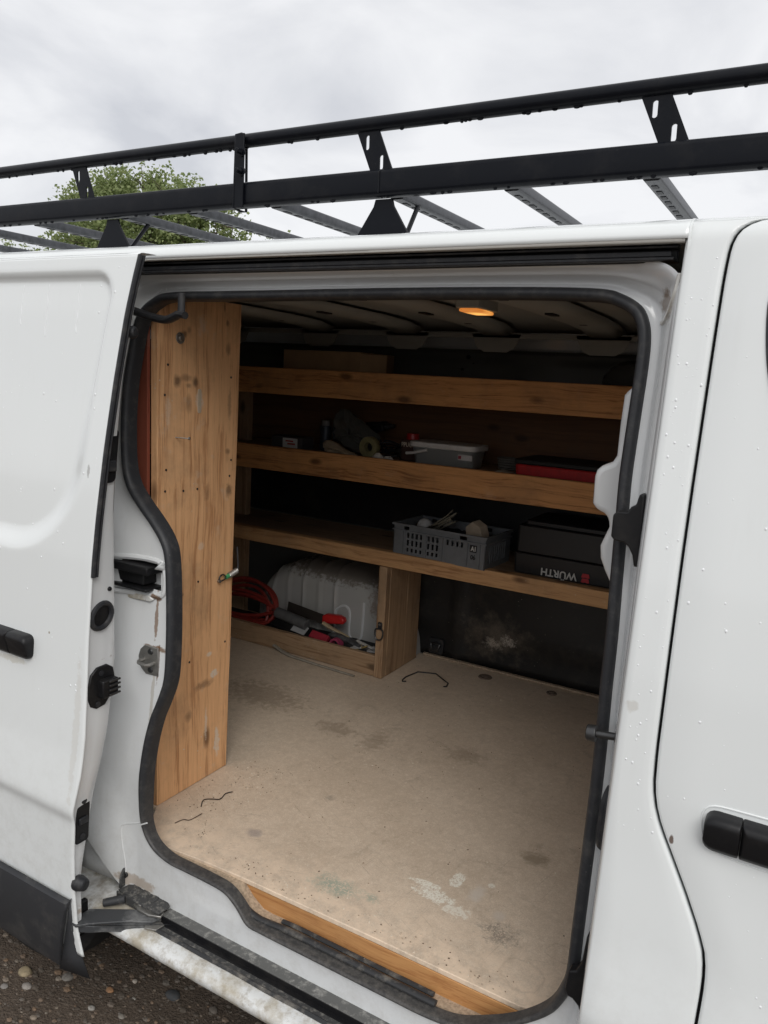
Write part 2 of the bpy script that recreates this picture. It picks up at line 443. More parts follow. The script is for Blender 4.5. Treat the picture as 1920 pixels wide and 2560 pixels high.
# ------------------------------------------------------------------ mesh helpers
class MB:
    def __init__(s):
        s.v, s.f = [], []

    def add(s, verts, faces):
        o = len(s.v)
        s.v += [tuple(p) for p in verts]
        s.f += [tuple(i + o for i in q) for q in faces]
        return s

    def box(s, x0, x1, y0, y1, z0, z1):
        return s.add([(x0, y0, z0), (x1, y0, z0), (x1, y1, z0), (x0, y1, z0), (x0, y0, z1), (x1, y0, z1), (x1, y1, z1), (x0, y1, z1)],
                     [(3, 2, 1, 0), (4, 5, 6, 7), (0, 1, 5, 4), (1, 2, 6, 5), (2, 3, 7, 6), (3, 0, 4, 7)])

    def obox(s, c, ax, half):
        """oriented box: centre, three axis vectors, half sizes"""
        c = Vector(c)
        a = [Vector(q).normalized() * h for q, h in zip(ax, half)]
        vs = [c + a[0] * i + a[1] * j + a[2] * k for k in (-1, 1) for (i, j) in ((-1, -1), (1, -1), (1, 1), (-1, 1))]
        return s.add(vs, [(3, 2, 1, 0), (4, 5, 6, 7), (0, 1, 5, 4), (1, 2, 6, 5), (2, 3, 7, 6), (3, 0, 4, 7)])

    def tube(s, pts, r, n=10, closed=False, caps=True, up=(0, 0, 1), flat=1.0):
        P = [Vector(p) for p in pts]
        N = len(P)
        rr = r if isinstance(r, (list, tuple)) else [r] * N
        vs, prev = [], None
        for i, p in enumerate(P):
            a = P[(i - 1) % N] if (closed or i > 0) else P[i]
            b = P[(i + 1) % N] if (closed or i < N - 1) else P[i]
            t = (b - a).normalized()
            if prev is None:
                u = Vector(up)
                if abs(u.dot(t)) > 0.95:
                    u = Vector((1, 0, 0)) if abs(t.x) < 0.9 else Vector((0, 1, 0))
                u = (u - t * u.dot(t)).normalized()
            else:
                u = (prev - t * prev.dot(t)).normalized()
            prev = u
            w = t.cross(u)
            for k in range(n):
                q = 2 * math.pi * k / n
                vs.append(p + u * (math.cos(q) * rr[i] * flat) + w * (math.sin(q) * rr[i]))
        fs = []
        for i in range(N if closed else N - 1):
            j = (i + 1) % N
            for k in range(n):
                m = (k + 1) % n
                fs.append((i * n + k, i * n + m, j * n + m, j * n + k))
        if caps and not closed:
            fs.append(tuple(range(n))[::-1])
            fs.append(tuple((N - 1) * n + k for k in range(n)))
        return s.add(vs, fs)

    def prism(s, outline, o, ua, va, d):
        """flat outline (u,v) at origin o along ua, va, extruded by vector d"""
        o, ua, va, d = Vector(o), Vector(ua), Vector(va), Vector(d)
        n = len(outline)
        b = [o + ua * p[0] + va * p[1] for p in outline]
        vs = b + [p + d for p in b]
        fs = [tuple(range(n))[::-1], tuple(range(n, 2 * n))] + [(i, (i + 1) % n, n + (i + 1) % n, n + i) for i in range(n)]
        return s.add(vs, fs)

    def cyl(s, a, b, r, n=16, r2=None):
        return s.tube([a, b], [r, r if r2 is None else r2], n)

    def grid(s, rows):
        """rows: list of equal-length lists of points (None for a hole)"""
        o = len(s.v)
        m = len(rows[0])
        for r in rows:
            s.v += [tuple(p) for p in r]
        for i in range(len(rows) - 1):
            for j in range(m - 1):
                s.f.append((o + i * m + j, o + i * m + j + 1, o + (i + 1) * m + j + 1, o + (i + 1) * m + j))
        return s

    def ball(s, c, r, nu=8, nv=5, lo=-1.0):
        """lat-long ellipsoid r=(rx,ry,rz)"""
        vs, fs = [], []
        for i in range(nv + 1):
            a = -math.pi / 2 + math.pi * i / nv
            for k in range(nu):
                q = 2 * math.pi * k / nu
                vs.append((c[0] + r[0] * math.cos(a) * math.cos(q), c[1] + r[1] * math.cos(a) * math.sin(q), c[2] + r[2] * math.sin(a)))
        for i in range(nv):
            for k in range(nu):
                m = (k + 1) % nu
                fs.append((i * nu + k, i * nu + m, (i + 1) * nu + m, (i + 1) * nu + k))
        return s.add(vs, fs)

    def build(s, name, mat, parent=None, smooth=False, bevel=0.0, solid=0.0, auto=None, seg=2):
        me = bpy.data.meshes.new(name)
        me.from_pydata(s.v, [], s.f)
        bm = bmesh.new()
        bm.from_mesh(me)
        bmesh.ops.remove_doubles(bm, verts=bm.verts, dist=1e-6)
        if not solid:
            bmesh.ops.recalc_face_normals(bm, faces=bm.faces)
        bm.to_mesh(me)
        bm.free()
        ob = bpy.data.objects.new(name, me)
        COL.objects.link(ob)
        if isinstance(mat, str):
            mat = MAT[mat]
        me.materials.append(mat)
        if parent:
            ob.parent = parent
            ob.matrix_parent_inverse = parent.matrix_world.inverted()
        if solid:
            q = ob.modifiers.new('solidify', 'SOLIDIFY')
            q.thickness = solid
            q.offset = -1
        if bevel:
            q = ob.modifiers.new('bevel', 'BEVEL')
            q.width = bevel
            q.segments = seg
            q.limit_method = 'ANGLE'
            q.angle_limit = math.radians(40)
        if smooth or bevel:
            me.polygons.foreach_set('use_smooth', [True] * len(me.polygons))
            try:
                me.set_sharp_from_angle(angle=math.radians(auto or 40))
            except Exception:
                pass
        return ob


def thing(name, label, cat, loc=(0, 0, 0), group=None):
    o = bpy.data.objects.new(name, None)
    o.empty_display_size = 0.05
    COL.objects.link(o)
    o.location = loc
    o.matrix_world = Matrix.Translation(loc)
    o['label'], o['category'] = label, cat
    if group:
        o['group'] = group
    return o


def tag(o, label, cat, group=None):
    o['label'], o['category'] = label, cat
    if group:
        o['group'] = group
    return o


def interp(x, xs, ys):
    return float(np.interp(x, xs, ys))


def spline(pts, n, closed=False):
    """Catmull-Rom through pts, n samples per span"""
    P = [Vector(p) for p in pts]
    N = len(P)
    out = []
    for i in range(N if closed else N - 1):
        g = lambda k: P[k % N] if closed else P[min(max(k, 0), N - 1)]
        p0, p1, p2, p3 = g(i - 1), g(i), g(i + 1), g(i + 2)
        for k in range(n):
            t = k / n
            out.append(0.5 * ((2 * p1) + (p2 - p0) * t + (2 * p0 - 5 * p1 + 4 * p2 - p3) * t * t + (3 * p1 - p0 - 3 * p2 + p3) * t ** 3))
    if not closed:
        out.append(P[-1])
    return out


def sstep(a, b, x):
    t = min(1.0, max(0.0, (x - a) / (b - a)))
    return t * t * (3 - 2 * t)


def text_mesh(name, body, size, mat, parent, M, depth=0.0006):
    cu = bpy.data.curves.new(name, 'FONT')
    cu.body = body
    cu.size = size
    cu.extrude = depth
    cu.offset = size * 0.022
    cu.resolution_u = 3
    tmp = bpy.data.objects.new('tmp', cu)
    COL.objects.link(tmp)
    dg = bpy.context.evaluated_depsgraph_get()
    me = bpy.data.meshes.new_from_object(tmp.evaluated_get(dg))
    bpy.data.objects.remove(tmp)
    xs = [v.co.x for v in me.vertices]
    return me, min(xs), max(xs)


def lettering(name, body, size, mat, parent, origin, right, up, width=None, bold=0.0):
    """text mesh laid with its lower-left corner at origin; right/up are unit vectors"""
    me, x0, x1 = text_mesh(name, body, size, mat, parent, None)
    r, u = Vector(right), Vector(up)
    n = r.cross(u)
    k = (width / (x1 - x0)) if width else 1.0
    for v in me.vertices:
        c = v.co.copy()
        v.co = Vector(origin) + r * ((c.x - x0) * k) + u * c.y + n * c.z
    ob = bpy.data.objects.new(name, me)
    me.materials.clear()
    me.materials.append(MAT[mat] if isinstance(mat, str) else mat)
    COL.objects.link(ob)
    ob.parent = parent
    if parent:
        ob.matrix_parent_inverse = parent.matrix_world.inverted()
    return ob


# ------------------------------------------------------------------ ground
g = MB()
gx = [-400, -60, -12] + [-6 + i * 0.5 for i in range(19)] + [8, 60, 400]
gy = [-400, -60, -10] + [-4 + i * 0.5 for i in range(15)] + [10, 60, 400]
gr = random.Random(3)
g.grid([[(x, y, (gr.uniform(-0.003, 0.0) if abs(x) < 7 and abs(y) < 5 else -0.002)) for x in gx] for y in gy])
ground = g.build('ground', 'dirt', smooth=True)
ground['kind'] = 'structure'

# ------------------------------------------------------------------ the van
van = thing('panel_van', 'white panel van with sliding side door open and black rubber door seal', 'van', (-0.8, 0.9, 0))

_z = np.linspace(0.2, 2.0, 721)
_y = np.interp(_z, [0.2, .30, .40, .50, .69, .715, .74, .85, 1.0, 1.3, 1.6, 1.85, 1.965, 1.98, 1.99, 2.0], [.035, .012, .006, .003, .000, -.008, -.005, .012, .027, .05, .085, .115, .133, .136, .141, .150])
_k = np.exp(-0.5 * (np.linspace(-2, 2, 13)) ** 2)
_ys = np.convolve(np.pad(_y, 6, mode='edge'), _k / _k.sum(), 'valid')


def yb(z):
    return float(np.interp(z, _z, _ys))


_zs = [0.2, .35, .55, .75, 1.0, 1.3, 1.6, 1.85, 1.97]
_yt = [.03, 0.0, -.005, 0.0, .025, .05, .085, .115, .135]


def ys(z):
    return interp(z, _zs, _yt)


# front door shut line (z -> x)
GAPZ = [0.30, .70, .79, .836, .869, .896, .932, .981, 1.032, 1.073, 1.106, 1.132, 1.188, 1.271, 1.366, 1.493, 1.6, 1.792, 1.903, 1.945, 1.962, 1.974, 1.983, 1.990, 1.995, 1.998]
GAPX = [-.062, -.056, -.054, -.053, -.054, -.058, -.072, -.096, -.123, -.145, -.157, -.162, -.1645, -.165, -.166, -.167, -.167, -.166, -.165, -.1635, -.161, -.157, -.151, -.142, -.130, -.112]


def xgap(z):
    return interp(z, GAPZ, GAPX)


zl = sorted(set([round(0.30 + 0.02 * i, 4) for i in range(81)] + [1.905, 1.93, 1.95, 1.962, 1.97, 1.974, 1.979, 1.983, 1.987, 1.990, 1.9925, 1.995, 1.9965, 1.998]))
zl = [z for z in zl if z <= 1.999]

# B pillar skin, with its folded edges
m = MB()
rows = []
for z in zl:
    xg = xgap(z) - 0.0030
    y = yb(z)
    r = [(-.231, y + .030, z), (-.2285, y + .010, z), (-.226, y + .003, z), (-.222, y, z)]
    r += [(-.222 + (xg - .0075 + .222) * t, y, z) for t in (0.2, 0.4, 0.6, 0.8, 1.0)]
    r += [(xg - .0035, y + .0010, z), (xg - .0012, y + .0035, z), (xg, y + .008, z), (xg, y + .028, z)]
    rows.append(r)
m.grid(rows)
m.build('pillar_panel', 'paint', van, True, solid=0.0012, auto=60)

# front door
m = MB()
rows = []
for z in zl:
    xg = xgap(z) + 0.0015
    y = yb(z)
    r = [(xg, y + .028, z), (xg, y + .006, z), (xg + .002, y + .0015, z), (xg + .006, y, z)]
    r += [(xg + .006 + (1.02 - xg - .006) * t, y, z) for t in (0.05, 0.12, 0.2, 0.3, 0.45, 0.6, 0.8, 1.0)]
    rows.append(r)
m.grid(rows)
fdoor = m.build('front_door', 'paint', van, True, solid=0.0012, auto=60)
# dark gap behind the shut line
m = MB()
m.grid([[(xgap(z) - .02, yb(z) + .03, z), (xgap(z) + .02, yb(z) + .03, z)] for z in zl])
m.build('shut_gap', simple('gap_grey', (0.05, 0.05, 0.052), 0.7), van, True)
# window glass with black rubber surround
wp = [(-.094, 1.885), (-.0925, 1.84), (-.085, 1.79), (-.071, 1.735), (-.046, 1.64), (-.03, 1.56), (.02, 1.50), (.12, 1.47), (.45, 1.45), (.66, 1.45), (.74, 1.48), (.70, 1.56), (.52, 1.80), (.44, 1.895), (.38, 1.915), (.1, 1.925), (-.04, 1.925), (-.08, 1.915)]
ws = [(p.x, p.y) for p in spline([(a, b, 0) for a, b in wp], 4, True)]
m = MB()
m.tube([(a, yb(b) + .002, b) for a, b in ws], 0.007, 8, True)
m.build('window_surround', 'rubber', fdoor, True)
m = MB()
cxw, czw = 0.3, 1.7
rows = []
for t in [1 - k / 16 for k in range(16)] + [0.0]:
    rows.append([(cxw + (a - cxw) * t, yb(czw + (b - czw) * t) - .0035, czw + (b - czw) * t) for a, b in ws + ws[:1]])
m.grid(rows)
m.build('window_glass', 'darkglass', fdoor, True, solid=0.003)


def handle(parent, x0, x1, z0, z1, split, flip=False):
    """pull handle: flat-faced grip with a fixed end cap, stood off the door"""
    zc, yo = (z0 + z1) / 2, parent.get('yo', 0.0)

    def lump(name, a, b, ends):
        mm = MB()
        o = []
        h = (z1 - z0) / 2
        for sx_, sz_, a0 in ((1, 1, 0), (-1, 1, 90), (-1, -1, 180), (1, -1, 270)):
            r = .016 if ends == sx_ else .0025
            for k in range(5):
                q = math.radians(a0 + 90 * k / 4)
                o.append(((a + b) / 2 + sx_ * ((b - a) / 2 - r) + r * math.cos(q), zc + sz_ * (h - r) + r * math.sin(q)))
        n = len(o)
        lv = ((1.0, .004), (1.0, -.010), (.95, -.018), (.74, -.0235), (.45, -.025))
        rows = []
        for k_, d in lv:
            rows.append([((a + b) / 2 + (x - (a + b) / 2) * (1 - (1 - k_) * .12 if ends == 0 else 1 - (1 - k_) * .16), yb(zc) + yo + d + .004 * (zc + .01 - z) / h, zc + (z - zc) * k_ + (1 - k_) * .006) for x, z in o])
        mm.grid([r + r[:1] for r in rows])
        mm.add(rows[-1], [tuple(range(n))])
        return mm.build(name, 'plastic', parent, True, auto=42)
    if not flip:
        lump('handle_cap', x0, split - .0004, -1)
        return lump('door_handle', split + .0004, x1, 1)
    lump('handle_cap', split + .0004, x1, 1)
    return lump('door_handle', x0, split - .0004, -1)


fdoor['yo'] = 0.0
handle(fdoor, -.083, .17, 1.066, 1.126, -.032)
# shallow cup behind the handle, a raised ring pressed in the skin
m = MB()
m.tube([(a, yb(b) - .0003, b) for a, b in [(p.x, p.y) for p in spline([(-.088, 1.10, 0), (-.080, 1.128, 0), (-.03, 1.134, 0), (.12, 1.134, 0), (.175, 1.12, 0), (.18, 1.09, 0), (.15, 1.06, 0), (-.03, 1.058, 0), (-.075, 1.07, 0)], 4, True)]], 0.0014, 6, True)
m.build('handle_surround', 'paint', fdoor, True)

# ---- roof: cross-section swept along the van
RP = [(.134, 1.972), (.1355, 1.980), (.140, 1.990), (.150, 1.999), (.168, 2.005), (.20, 2.010), (.24, 2.015), (.27, 2.019), (.36, 2.028), (.6, 2.038), (.978, 2.044)]
full = RP + [(1.956 - y, z) for y, z in RP[::-1][1:]]
xs = [-3.35, -2.6, -2.0, -1.6, -1.41, -1.3, -1.0, -.7, -.4, -.23, -.2225]
m = MB()
m.grid([[(x, y, z) for y, z in full] for x in xs])
m.build('roof_panel', 'paint', van, True, solid=0.0015, auto=50)
m = MB()
m.grid([[(x, y, z) for y, z in [(.150, 1.9975), (.1535, 2.0005)] + full[4:]] for x in (-.2225, -.2, -.15, -.1, .1, .4, .8, 1.1)])
m.build('roof_panel', 'paint', van, True, solid=0.0015, auto=50)
# underside return above the track and the rain lip
m = MB()
sec = [(.134, 1.972), (.136, 1.968), (.142, 1.967), (.165, 1.9695), (.195, 1.972)]
m.grid([[(x, y, z) for y, z in sec] for x in (-3.2, -1.5, -.8, -.228)])
m.build('roof_lip', 'cream', van, True, solid=0.0012)
# seam where the roof meets the pillar
m = MB()
m.tube([(-.222, .1335, 1.955), (-.2222, .1338, 1.975), (-.2225, .139, 1.990), (-.223, .150, 1.9995), (-.224, .168, 2.0055), (-.225, .2, 2.0105)], 0.0022, 6)
m.build('roof_seam', 'paint', van, True)

# ---- upper door track: black two-lip channel
m = MB()
m.box(-3.0, -.243, .176, .192, 1.9435, 1.972)
m.build('upper_track', 'plastic', van, bevel=0.002)
m = MB()
m.box(-3.0, -.246, .158, .176, 1.9445, 1.9495)
m.box(-3.0, -.250, .158, .162, 1.9500, 1.9580)
m.box(-3.0, -.240, .155, .176, 1.9625, 1.9660)
m.build('track_lip', 'rubber', van, bevel=0.001)

# ---- door seal path (x, z), outer edge, clockwise seen from outside
LEFT = [(-1.387, 1.908), (-1.435, 1.893), (-1.467, 1.868), (-1.486, 1.827), (-1.496, 1.757), (-1.502, 1.682), (-1.497, 1.588), (-1.482, 1.495), (-1.458, 1.441), (-1.418, 1.401), (-1.363, 1.357), (-1.328, 1.322), (-1.311, 1.285), (-1.297, 1.187), (-1.289, 1.087), (-1.288, 1.006), (-1.304, .949), (-1.321, .904), (-1.335, .841), (-1.342, .771), (-1.343, .688), (-1.334, .619), (-1.302, .573), (-1.247, .552), (-1.179, .550), (-1.112, .549), (-1.064, .544), (-1.030, .522), (-.998, .490), (-.954, .486)]
BOT = [(-.836, .486), (-.724, .486), (-.618, .486), (-.54, .487), (-.475, .497), (-.41, .530), (-.346, .572), (-.293, .622), (-.268, .669), (-.2545, .720)]
RIGHT = [(-.254, .80), (-.2545, .90), (-.255, 1.0), (-.256, 1.109), (-.260, 1.231), (-.262, 1.323), (-.267, 1.42), (-.272, 1.528), (-.275, 1.6), (-.274, 1.70), (-.273, 1.78), (-.275, 1.825), (-.282, 1.855), (-.298, 1.880), (-.331, 1.899), (-.373, 1.909)]
TOPP = [(-.5, 1.913), (-.7, 1.914), (-.9, 1.913), (-1.1, 1.911), (-1.25, 1.910)]
SP = [(p.x, p.y) for p in spline([(a, b, 0) for a, b in LEFT + BOT + RIGHT + TOPP], 5, True)]


def sweep_seal(path, prof, yoff):
    """profile (a: inward in the opening plane, b: outward) along the closed path"""
    n = len(path)
    rows = []
    for i in range(n):
        x, z = path[i]
        x0, z0 = path[(i - 2) % n]
        x1, z1 = path[(i + 2) % n]
        t = Vector((x1 - x0, z1 - z0)).normalized()
        nx, nz = -t.y, t.x                       # inward for this winding
        r = []
        kk = .48 + .52 * sstep(.54, .74, z)        # trodden flat along the step
        for a, b in prof:
            a, b = a * kk, (b * kk if b > 0 else b)
            zz = z + nz * a
            r.append((x + nx * a, ys(zz) + yoff - b, zz))
        rows.append(r)
    rows.append(rows[0])
    return rows


# winding check: inward normal must point to the middle of the opening
x0, z0 = SP[0]
x1, z1 = SP[4]
_t = Vector((x1 - x0, z1 - z0))
INW = 1.0 if (-_t.y * (-.8 - x0) + _t.x * (1.2 - z0)) > 0 else -1.0
prof = [(0.000, -.020), (0.000, .000), (.002, .009), (.006, .0145), (.012, .0165), (.018, .0145), (.0225, .009), (.0245, .002), (.025, -.022)]
prof = [(a * .88 * INW, b) for a, b in prof]
m = MB()
m.grid(sweep_seal(SP, prof, .090))
seal = m.build('door_seal', 'seal', van, True, auto=80)
# dusty lower length of the seal lies over it as a worn lip
low = [p for p in SP if p[1] < .60]
m = MB()
lp = spline([(-1.03, .106, .515), (-.985, .108, .499), (-.9, .109, .503), (-.8, .109, .503), (-.66, .109, .503), (-.53, .109, .503)], 6)
m.tube(lp, 0.0085, 10, flat=0.7)
m.tube([p + Vector((0, 0.020, -.001)) for p in lp[10:-1]], 0.006, 8, flat=0.8)
m.build('seal_lip', 'rubber_dirty', van, True)

# ---- door frame (jamb): loft from the seal out to the skin edge
BX0, BX1, BZ0, BZ1 = -1.62, -.2285, .418, 1.9475
cx0, cz0 = -.80, 1.20


def to_box(x, z):
    dx, dz = x - cx0, z - cz0
    t = 1e9
    side = ''
    if dx < 0 and (BX0 - cx0) / dx < t:
        t, side = (BX0 - cx0) / dx, 'L'
    if dx > 0 and (BX1 - cx0) / dx < t:
        t, side = (BX1 - cx0) / dx, 'R'
    if dz < 0 and (BZ0 - cz0) / dz < t:
        t, side = (BZ0 - cz0) / dz, 'B'
    if dz > 0 and (BZ1 - cz0) / dz < t:
        t, side = (BZ1 - cz0) / dz, 'T'
    return cx0 + dx * t, cz0 + dz * t, side


Q = []
for x, z in SP:
    # straight out where the side is clear, radial at the corners
    qx, qz, s = to_box(x, z)
    Q.append([qx, qz, s])
for i, (x, z) in enumerate(SP):
    qx, qz, s = Q[i]
    if s == 'R':
        Q[i][1] = z * 0.75 + qz * 0.25 if .75 < z < 1.82 else qz
    if s == 'B':
        Q[i][0] = x * 0.75 + qx * 0.25
    if s == 'T':
        Q[i][0] = x * 0.75 + qx * 0.25
    if s == 'L':
        Q[i][1] = z * 0.8 + qz * 0.2
OFFQ = np.array([{'T': .052, 'R': .016, 'L': .035, 'B': .088}[q[2]] for q in Q])
MOULD = np.array([{'T': 1.0, 'R': .35, 'L': .25, 'B': 0.0}[q[2]] for q in Q])
QX = np.array([q[0] for q in Q])
QZ = np.array([q[1] for q in Q])


def csm(a, w):
    k = np.ones(w) / w
    return np.convolve(np.concatenate([a[-w:], a, a[:w]]), k, 'same')[w:-w]


OFFQ, MOULD = csm(OFFQ, 11), csm(MOULD, 11)
QX, QZ = csm(QX, 7), csm(QZ, 7)
NT_ = 26
HOLE = (-1.452, -1.322, 1.200, 1.268)
rows = []
for i, (x, z) in enumerate(SP):
    r = []
    for k in range(NT_ + 1):
        t = k / NT_
        xx, zz = x + (QX[i] - x) * t, z + (QZ[i] - z) * t
        off = .090 + (OFFQ[i] - .090) * sstep(.30, 1.0, t)
        off -= MOULD[i] * .010 * math.exp(-((t - .52) / .13) ** 2)
        off += MOULD[i] * .006 * math.exp(-((t - .22) / .12) ** 2)
        r.append((xx, ys(zz) + off, zz))
    rows.append(r)
rows.append(rows[0])
m = MB()
m.grid(rows)
keep = []
for f in m.f:
    cxx = sum(m.v[i][0] for i in f) / 4
    czz = sum(m.v[i][2] for i in f) / 4
    if not (HOLE[0] < cxx < HOLE[1] and HOLE[2] < czz < HOLE[3]):
        keep.append(f)
m.f = keep
frame = m.build('door_frame', 'jamb', van, True, auto=70)
_bv = BVHTree.FromPolygons(m.v, m.f)


def jy(x, z, d=0.0):
    h = _bv.ray_cast(Vector((x, -1, z)), Vector((0, 1, 0)))
    return (h[0].y if h[0] else ys(z) + .07) - d


# pocket for the middle door rail
px0, px1, pz0, pz1 = -1.47, -1.312, 1.192, 1.277
m = MB()
m.box(px0, px1, .165, .169, pz0 - .01, pz1 + .01)
PY = lambda x, z: jy(x, z) + .001
m.prism([(px0, PY(-1.46, 1.185)), (-1.40, PY(-1.40, 1.185)), (px1, PY(-1.318, 1.185)), (px1, .167), (px0, .167)], (0, 0, pz0 - .006), (1, 0, 0), (0, 1, 0), (0, 0, .004))
m.prism([(px0, PY(-1.46, 1.285)), (-1.40, PY(-1.40, 1.285)), (px1, PY(-1.318, 1.285)), (px1, .167), (px0, .167)], (0, 0, pz1 + .002), (1, 0, 0), (0, 1, 0), (0, 0, .004))
m.box(px1 - .001, px1 + .003, PY(-1.306, 1.24), .167, pz0, pz1)
m.build('rail_pocket', 'jamb', van, bevel=0.003)
rim = spline([(-1.475, 0, 1.272), (-1.40, 0, 1.276), (-1.345, 0, 1.277), (-1.322, 0, 1.268), (-1.314, 0, 1.248), (-1.312, 0, 1.215), (-1.318, 0, 1.200), (-1.34, 0, 1.193), (-1.40, 0, 1.190), (-1.475, 0, 1.188)], 4)
m = MB()
m.tube([(p.x, jy(p.x, p.z) + .001, p.z) for p in rim], 0.0075, 8, flat=1.0)
m.build('pocket_rim', 'jamb', van, True)
m = MB()
m.box(-1.48, -1.347, .108, .164, 1.244, 1.264)
m.box(-1.48, -1.372, .122, .164, 1.214, 1.246)
m.box(-1.48, -1.350, .108, .164, 1.203, 1.211)
m.build('middle_rail', 'plastic', van, bevel=0.003)
m = MB()
pts = [(-1.475, 1.190), (-1.36, 1.192), (-1.343, 1.184), (-1.355, 1.176), (-1.475, 1.170)]
m.prism(pts, (0, jy(-1.39, 1.18) - .006, 0), (1, 0, 0), (0, 0, 1), (0, .008, 0))
m.build('pocket_ledge', 'sill', van, bevel=0.003)

# striker plate
sx, sz = -1.348, 1.034
sy = jy(sx, sz)
st_o = [(-.033, .006), (-.026, .024), (-.012, .036), (.032, .036), (.034, -.034), (-.008, -.036), (-.022, -.026), (-.032, -.012)]
m = MB()
m.prism(st_o, (sx, sy - .005, sz), (1, 0, 0), (0, 0, 1), (0, .006, 0))
strk = m.build('striker_plate', 'steel', van, bevel=0.001)
m = MB()
m.tube([(sx - .014, sy - .004, sz), (sx - .014, sy - .022, sz), (sx - .008, sy - .028, sz), (sx + .014, sy - .028, sz - .003), (sx + .020, sy - .022, sz - .003), (sx + .020, sy - .004, sz - .003)], .0045, 8)
m.build('striker_loop', 'steel', strk, True)
for dz in (.024, -.022):
    m = MB()
    m.cyl((sx + .008, sy - .004, sz + dz), (sx + .008, sy - .008, sz + dz), .0085, 12, .0065)
    m.build('screw', 'darksteel', strk, True)

# sealant seams on the jamb
m = MB()
pl = [(-1.30, .645), (-1.35, .617), (-1.398, .598), (-1.405, .585), (-1.402, .56), (-1.388, .50), (-1.384, .47)]
m.tube([(p.x, jy(p.x, p.z, .0002), p.z) for p in spline([(a, 0, b) for a, b in pl], 4)], .0019, 6)
m.build('sealant_seam', 'jamb', van, True)
m = MB()
pl = [(-.232, 1.943), (-.233, 1.92), (-.236, 1.895), (-.243, 1.872), (-.252, 1.858), (-.262, 1.851)]
m.tube([(p.x, jy(p.x, p.z, .001), p.z) for p in spline([(a, 0, b) for a, b in pl], 4)], .004, 6)
m.build('sealant_seam', 'cream', van, True)
m = MB()
m.cyl((-1.415, jy(-1.415, 1.915) - .002, 1.915), (-1.415, jy(-1.415, 1.915) + .004, 1.915), .012, 14)
m.build('body_plug', 'jamb', van, bevel=.001)

m = MB()
m.grid([[(x, .100 - .012 * sstep(-1.40, -1.57, x), z) for x in (-1.358, -1.38, -1.40, -1.43, -1.46, -1.50, -1.54, -1.60)] for z in (.40, .45, .5, .55, .6, .68)])
m.build('wheelhouse_panel', 'jamb', van, True, solid=.0015)

# ---- sill and lower track
m = MB()
sec = [(.100, .416), (.060, .412), (.034, .410), (.010, .4085), (-.004, .406), (-.011, .400), (-.0135, .390), (-.010, .378), (.004, .366), (.03, .352), (.10, .330)]
xs = [-1.66 + .04 * i for i in range(44)]
rr = random.Random(5)
m.grid([[(x, y, z + (rr.uniform(-.0008, .0008))) for y, z in sec] for x in xs])
m.build('door_sill', 'sill', van, True, solid=0.0015, auto=60)
m = MB()
m.box(-1.24, -.15, .061, .0875, .4245, .4285)
m.box(-1.24, -.15, .0585, .0625, .4135, .428)
ltrack = m.build('lower_track', 'track_top', van, bevel=.0012)
m = MB()
m.box(-1.24, -.15, .0565, .0583, .4135, .4265)
m.box(-1.24, -.15, .046, .0585, .4128, .4142)
m.build('track_channel', 'plastic', van)
m = MB()
m.box(-1.24, -.15, .032, .0458, .4118, .4132)
m.build('track_gutter', 'track', van)
m = MB()
m.tube([(x, .028 + .0006 * math.sin(x * 37), .4128 + .0006 * math.sin(x * 23)) for x in [-1.25 + .05 * i for i in range(23)]], .0048, 8)
m.build('track_rubber', 'rubber_dirty', van, True)
# stop bracket at the rear end of the track
m = MB()
m.prism([(-1.385, .052), (-1.375, .092), (-1.268, .098), (-1.235, .080), (-1.236, .046), (-1.25, .044)], (0, 0, .436), (1, 0, 0), (0, 1, 0), (0, 0, .005))
m.box(-1.385, -1.24, .046, .050, .416, .440)
m.box(-1.292, -1.262, .094, .098, .438, .470)
m.prism([(.436, 0), (.47, .002), (.484, .012), (.486, .024), (.436, .028)], (-1.392, .060, 0), (0, 0, 1), (0, 1, 0), (.006, 0, 0))
br = m.build('stop_bracket', 'track', van, bevel=.002)
for dx, w in ((-1.352, .022), (-1.318, .018), (-1.285, .014)):
    m = MB()
    m.box(dx - w * .6, dx + w * .6, .064, .086, .4405, .4435)
    m.build('pressed_rib', 'track', br, bevel=.0015)
for p in ((-1.277, .093, .458), (-1.384, .074, .468)):
    m = MB()
    m.cyl((p[0], p[1] - .002, p[2]), (p[0], p[1] + .006, p[2]), .007, 10)
    m.build('screw', 'darksteel', br, True)
m = MB()
m.cyl((-1.352, .046, .432), (-1.392, .012, .424), .011, 12, .0095)
m.build('rubber_stop', 'rubber_dirty', br, bevel=.002)
# sandy ledge between seal and floor edge
m = MB()
m.grid([[(x, y, .4905 + rr.uniform(-.0015, .0015) + (.052 * sstep(-1.0, -1.07, x))) for y in (.090, .105, .12, .135, .150)] for x in [-1.36 + .03 * i for i in range(36)]])
m.build('sill_ledge', 'sand', van, True)

